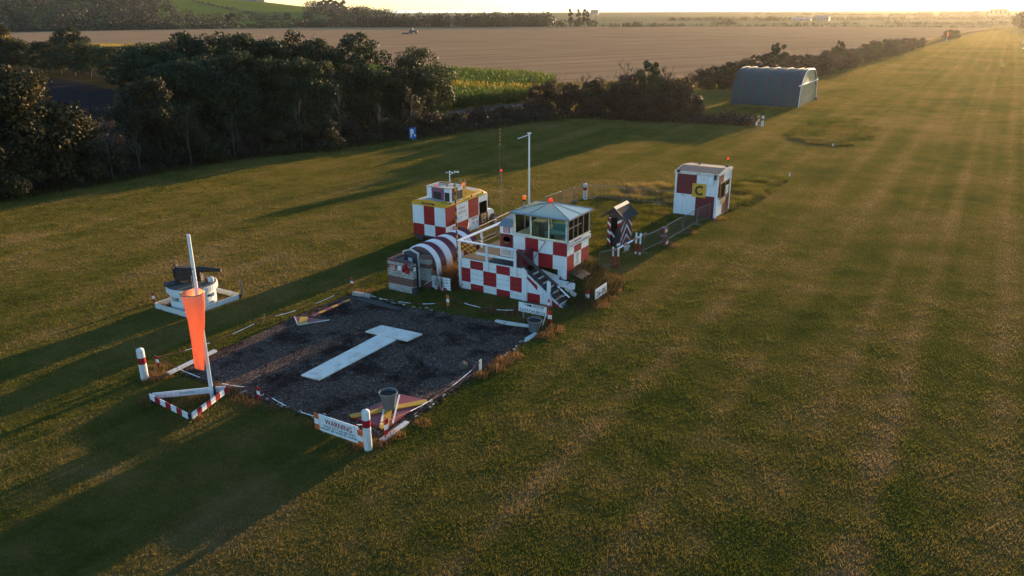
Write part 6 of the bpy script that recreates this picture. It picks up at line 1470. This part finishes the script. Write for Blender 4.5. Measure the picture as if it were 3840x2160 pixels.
for j in range(nz_+1):
    z = 2.5*j/nz_
    half = next((cy-p[1] for p in pts_[:nseg//2] if p[2] >= z), 4.9)
    for i in range(ny_+1):
        f = i/ny_; V_.append((hx1-0.10+0.05*math.sin(f*60+j*0.7)+0.02*rr_h.normal(), cy-half+2*half*f, z))
B.add(V_, [(j*(ny_+1)+i, j*(ny_+1)+i+1, (j+1)*(ny_+1)+i+1, (j+1)*(ny_+1)+i) for j in range(nz_) for i in range(ny_)], 0, True); B.build('curtain_door', hangar_end, t)
B = MB(); B.box(hx1-0.12, hx1+0.08, hy0-0.35, hy1+0.15, 2.46, 2.60); B.build('door_track', glossy_white, t)
B = MB(); B.path(arch(hx1, 0.03), 0.05, 5); B.build('edge_hoop', glossy_white, t)
B = MB(); B.path([(x, y+(0.02), z) for x, y, z in arch(hx0, 0.02)], 0.04, 5); B.build('edge_hoop', dark_line, t)
B = MB(); B.box(hx1+0.02, hx1+0.28, hy1-0.3, hy1+0.1, -0.02, 0.3); B.build('door_weight', dark_wood, t)

# ---- parking sign
t = thing('parking_sign', 'blue parking sign with a white P at the foot of the wood', 'sign', (-45.9, 58.0, 0))
rt_, upv = Vector((0.88, 0.47, 0)), Vector((0, 0, 1)); c0 = Vector((-45.75, 57.8, 0))
B = MB(); B.beam(c0+Vector((0, 0, 0.16))-rt_*0.0, c0+Vector((0, 0, 1.18)), 0.62, 0.03, up=rt_.cross(upv)); B.build('panel', blue_sign, t)
text('P', 0.30, 0.74, c0+Vector((0, 0, 0.68))-rt_*0.04+Vector((0.47, -0.88, 0))*0.018, None, white, t, bold=0.05, vec=(rt_, upv))
B = MB(); q = c0+rt_*0.18+Vector((0.47, -0.88, 0))*0.022; B.quad(q-rt_*0.06+upv*0.38, q+rt_*0.08+upv*0.38, q+rt_*0.08+upv*0.56, q-rt_*0.06+upv*0.56); B.build('badge', white, t)
B = MB(); B.tube(c0+Vector((-0.02, 0.05, -0.05)), c0+Vector((-0.02, 0.05, 0.9)), 0.03); B.build('post', grey_paint, t)

# ---- tractor in the stubble
t = thing('tractor', 'small dark tractor pulling a harrow across the stubble field', 'tractor', (-247.7, 316.2, 0.03))
tx, ty = -247.7, 316.2; fw = Vector((0.86, 0.5, 0)); sd2 = Vector((-0.5, 0.86, 0))
def tp(u, v, z): p = Vector((tx, ty, 0.03))+fw*u+sd2*v; return (p.x, p.y, p.z+z)
B = MB(); B.beam(tp(0.4, 0, 1.2), tp(2.6, 0, 1.1), 0.9, 0.8); B.beam(tp(-0.9, 0, 1.2), tp(0.5, 0, 1.2), 1.5, 0.7); B.build('body', tractor_paint, t)
B = MB(); B.beam(tp(-0.8, 0, 2.0), tp(0.5, 0, 2.0), 1.4, 1.1); B.beam(tp(-0.9, 0, 2.62), tp(0.6, 0, 2.62), 1.5, 0.12); B.build('cab', far_grey, t)
for u, r in ((-0.5, 0.85), (2.1, 0.55)):
    for v in (-1.0, 1.0):
        B = MB(); B.tube(tp(u, v-0.22, r), tp(u, v+0.22, r), r, n=18); w = B.build('wheel', rubber, t)
        B = MB(); B.tube(tp(u, v-0.24, r), tp(u, v+0.24, r), r*0.45, n=14); B.build('rim', far_grey, w)
B = MB(); B.beam(tp(-4.6, 0, 0.45), tp(-1.4, 0, 0.45), 3.2, 0.3); B.beam(tp(-1.5, 0, 0.6), tp(-0.8, 0, 0.7), 0.3, 0.2)
for k in range(7): B.tube(tp(-4.4+k*0.45, -1.5, 0.35), tp(-4.4+k*0.45, 1.5, 0.35), 0.3, n=8)
B.build('harrow', tractor_paint, t)

# ---- far poles and buildings
for k, (x, y, h, lb) in enumerate([(-228.6, 480.6, 6.0, 'utility pole just right of the poplars'), (-223.1, 481.9, 5.2, 'utility pole second to the right of the poplars'), (-194.9, 481.6, 5.0, 'utility pole beyond the middle of the stubble field edge'), (-189.3, 483.0, 5.0, 'utility pole close right of the one beyond the stubble edge'), (-173.5, 509.1, 4.2, 'left utility pole of the pair before the far bushes'), (-168.2, 510.4, 4.2, 'right utility pole of the pair before the far bushes'), (-160.4, 552.8, 5.0, 'utility pole behind the far clump of bushes'), (-70.1, 688.7, 4.2, 'hazy utility pole on the far right skyline'), (-429.4, 376.8, 6.6, 'utility pole at the foot of the green hill, right of a pair'), (-435.6, 375.1, 5.7, 'utility pole at the foot of the green hill, left of a pair'), (-357.2, 410.7, 7.5, 'utility pole at the left end of the far wood'), (-365.7, 408.4, 8.0, 'utility pole in the hedge left of the far wood'), (-303.5, 439.4, 6.6, 'utility pole before the middle of the far wood'), (-521.6, 329.7, 8.6, 'leaning utility pole before the wooded hillside at the left')]):
    t = thing('utility_pole', lb, 'pole', (x, y, 0), 'utility poles along the far field edge')
    B = MB(); B.tube((x, y, -0.1), (x, y, h), 0.14, 0.10, 6); B.build('shaft', pole_wood, t)
    B = MB(); B.beam((x-0.7, y-0.3, h-0.4), (x+0.7, y+0.3, h-0.4), 0.1, 0.1); B.build('crossarm', pole_wood, t)
def shed(name, label, x, y, w, d, h, rise, rot, wall, roofm, z=0, windows=0, shape=None):
    t = thing(name, label, 'building', (x, y, z))
    c, s = math.cos(rot), math.sin(rot)
    def L(u, v, zz): return (x+u*c-v*s, y+u*s+v*c, z+zz)
    B = MB(); vs = [L(-w/2, -d/2, -0.5), L(w/2, -d/2, -0.5), L(w/2, d/2, -0.5), L(-w/2, d/2, -0.5), L(-w/2, -d/2, h), L(w/2, -d/2, h), L(w/2, d/2, h), L(-w/2, d/2, h), L(-w/2, 0, h+rise), L(w/2, 0, h+rise)]
    B.add(vs, [(0, 1, 5, 4), (1, 2, 6, 9, 5), (2, 3, 7, 6), (3, 0, 4, 8, 7)]); B.build('wall', wall, t)
    B = MB(); o_ = 0.3; B.add([L(-w/2-o_, -d/2-o_, h-0.05), L(w/2+o_, -d/2-o_, h-0.05), L(w/2+o_, 0, h+rise+0.1), L(-w/2-o_, 0, h+rise+0.1), L(-w/2-o_, d/2+o_, h-0.05), L(w/2+o_, d/2+o_, h-0.05)], [(0, 1, 2, 3), (3, 2, 5, 4)]); B.build('roof', roofm, t)
    for k in range(windows):
        u = -w/2+w*(k+0.5)/windows; B = MB(); B.add([L(u-0.6, -d/2-0.03, h*0.35), L(u+0.6, -d/2-0.03, h*0.35), L(u+0.6, -d/2-0.03, h*0.75), L(u-0.6, -d/2-0.03, h*0.75)], [(0, 1, 2, 3)]); B.build('window', black, t)
    return t
shed('farm_shed', 'large hazy gable roofed shed standing on the flat skyline at the right', -131, 692.5, 11, 14, 2.8, 1.3, 0.1, far_grey, far_grey, 0, 5)
shed('farm_barn', 'long low hazy barn left of the large shed on the skyline', -149, 703, 15, 8, 1.7, 0.7, 0.1, far_grey, grey_paint, 0, 3)
x, y = pol(-48.8, 975); zb = float(hill_z(-48.8, 975))
shed('hilltop_building', 'blue grey building cut off by the frame top on the hill crest', x, y, 26, 14, 9, 2, R(48.8), far_wall, grey_paint, zb, 4)
x, y = pol(-47.9, 974); shed('hilltop_extension', 'buff rendered block at the right end of the hilltop building', x, y, 9, 12, 8.5, 0.4, R(47.9), far_buff, grey_paint, float(hill_z(-47.9, 974)), 2)
x, y = pol(-50.6, 965); shed('hilltop_house', 'white walled house at the left of the hilltop building', x, y, 14, 10, 6.5, 2, R(50.6), white, grey_paint, float(hill_z(-50.6, 965)), 3)
shed('distant_block', 'pale square block far away right of the poplars', -597, 1251, 12, 12, 7.6, 0.2, 0.4, far_grey, far_grey, 0, 3)
shed('skyline_block', 'flat topped block standing above the hazy tree line at the far right', -16, 1024, 17, 12, 7.4, 0.2, 0, far_buff, far_buff, 0, 4)
for k, (x, y, lb) in enumerate([(-26.39, 303.2, 'yellow marker board glinting at the far end of the long hedge'), (-0.64, 182.6, 'yellow marker board glinting on the right edge of the runway')]):
    t = thing('runway_marker', lb, 'marker', (x, y, 0))
    B = MB(); B.box(x-0.5, x+0.5, y-0.03, y+0.03, 0.15, 0.75); B.build('board', yellow, t)
    B = MB(); B.box(x-0.35, x-0.3, y-0.02, y+0.02, -0.05, 0.2); B.box(x+0.3, x+0.35, y-0.02, y+0.02, -0.05, 0.2); B.build('leg', black, t)
for x, y, lb in [(2.48, 331.2, 'farthest white marker on the right edge of the runway'), (3.0, 297.7, 'second farthest white marker on the right edge of the runway'), (3.39, 263.8, 'nearest white marker of three on the right edge of the runway')]:
    B = MB(); B.lathe((x, y, 0), [(0.26, 0), (0.04, 0.5), (0.01, 0.52)], 10); B.solo('runway_cone', white, (x, y, 0), lb, 'marker', 'white markers on the runway edge')
x, y = -18.6, 315.0
t = thing('far_wind_sock', 'small faded red wind sock on a pole before the lone round bush', 'wind sock', (x, y, 0))
B = MB(); B.tube((x, y, 0), (x, y, 3.2), 0.06); B.build('pole', white, t)
B = MB(); B.tube((x+0.1, y-0.1, 2.7), (x+0.2, y-0.15, 1.2), 0.35, 0.2, 10); B.build('sleeve', sock, t)

# ------------------------------------------------------------------ haze
B = MB(); B.box(-3000, 3000, -400, 6000, -1.0, 75.0)
hm, nt, out = new_mat('haze'); pv = node(nt, 'ShaderNodeVolumePrincipled')
pv.inputs['Color'].default_value = (0.95, 0.93, 0.90, 1); pv.inputs['Density'].default_value = HAZE_DENSITY; pv.inputs['Anisotropy'].default_value = 0.72
nt.links.new(pv.outputs[0], out.inputs['Volume'])
me = B.mesh('haze', [hm]); o = link('haze', me); o['kind'] = 'stuff'; o['label'] = 'pale golden haze over the flat land'; o['category'] = 'haze'
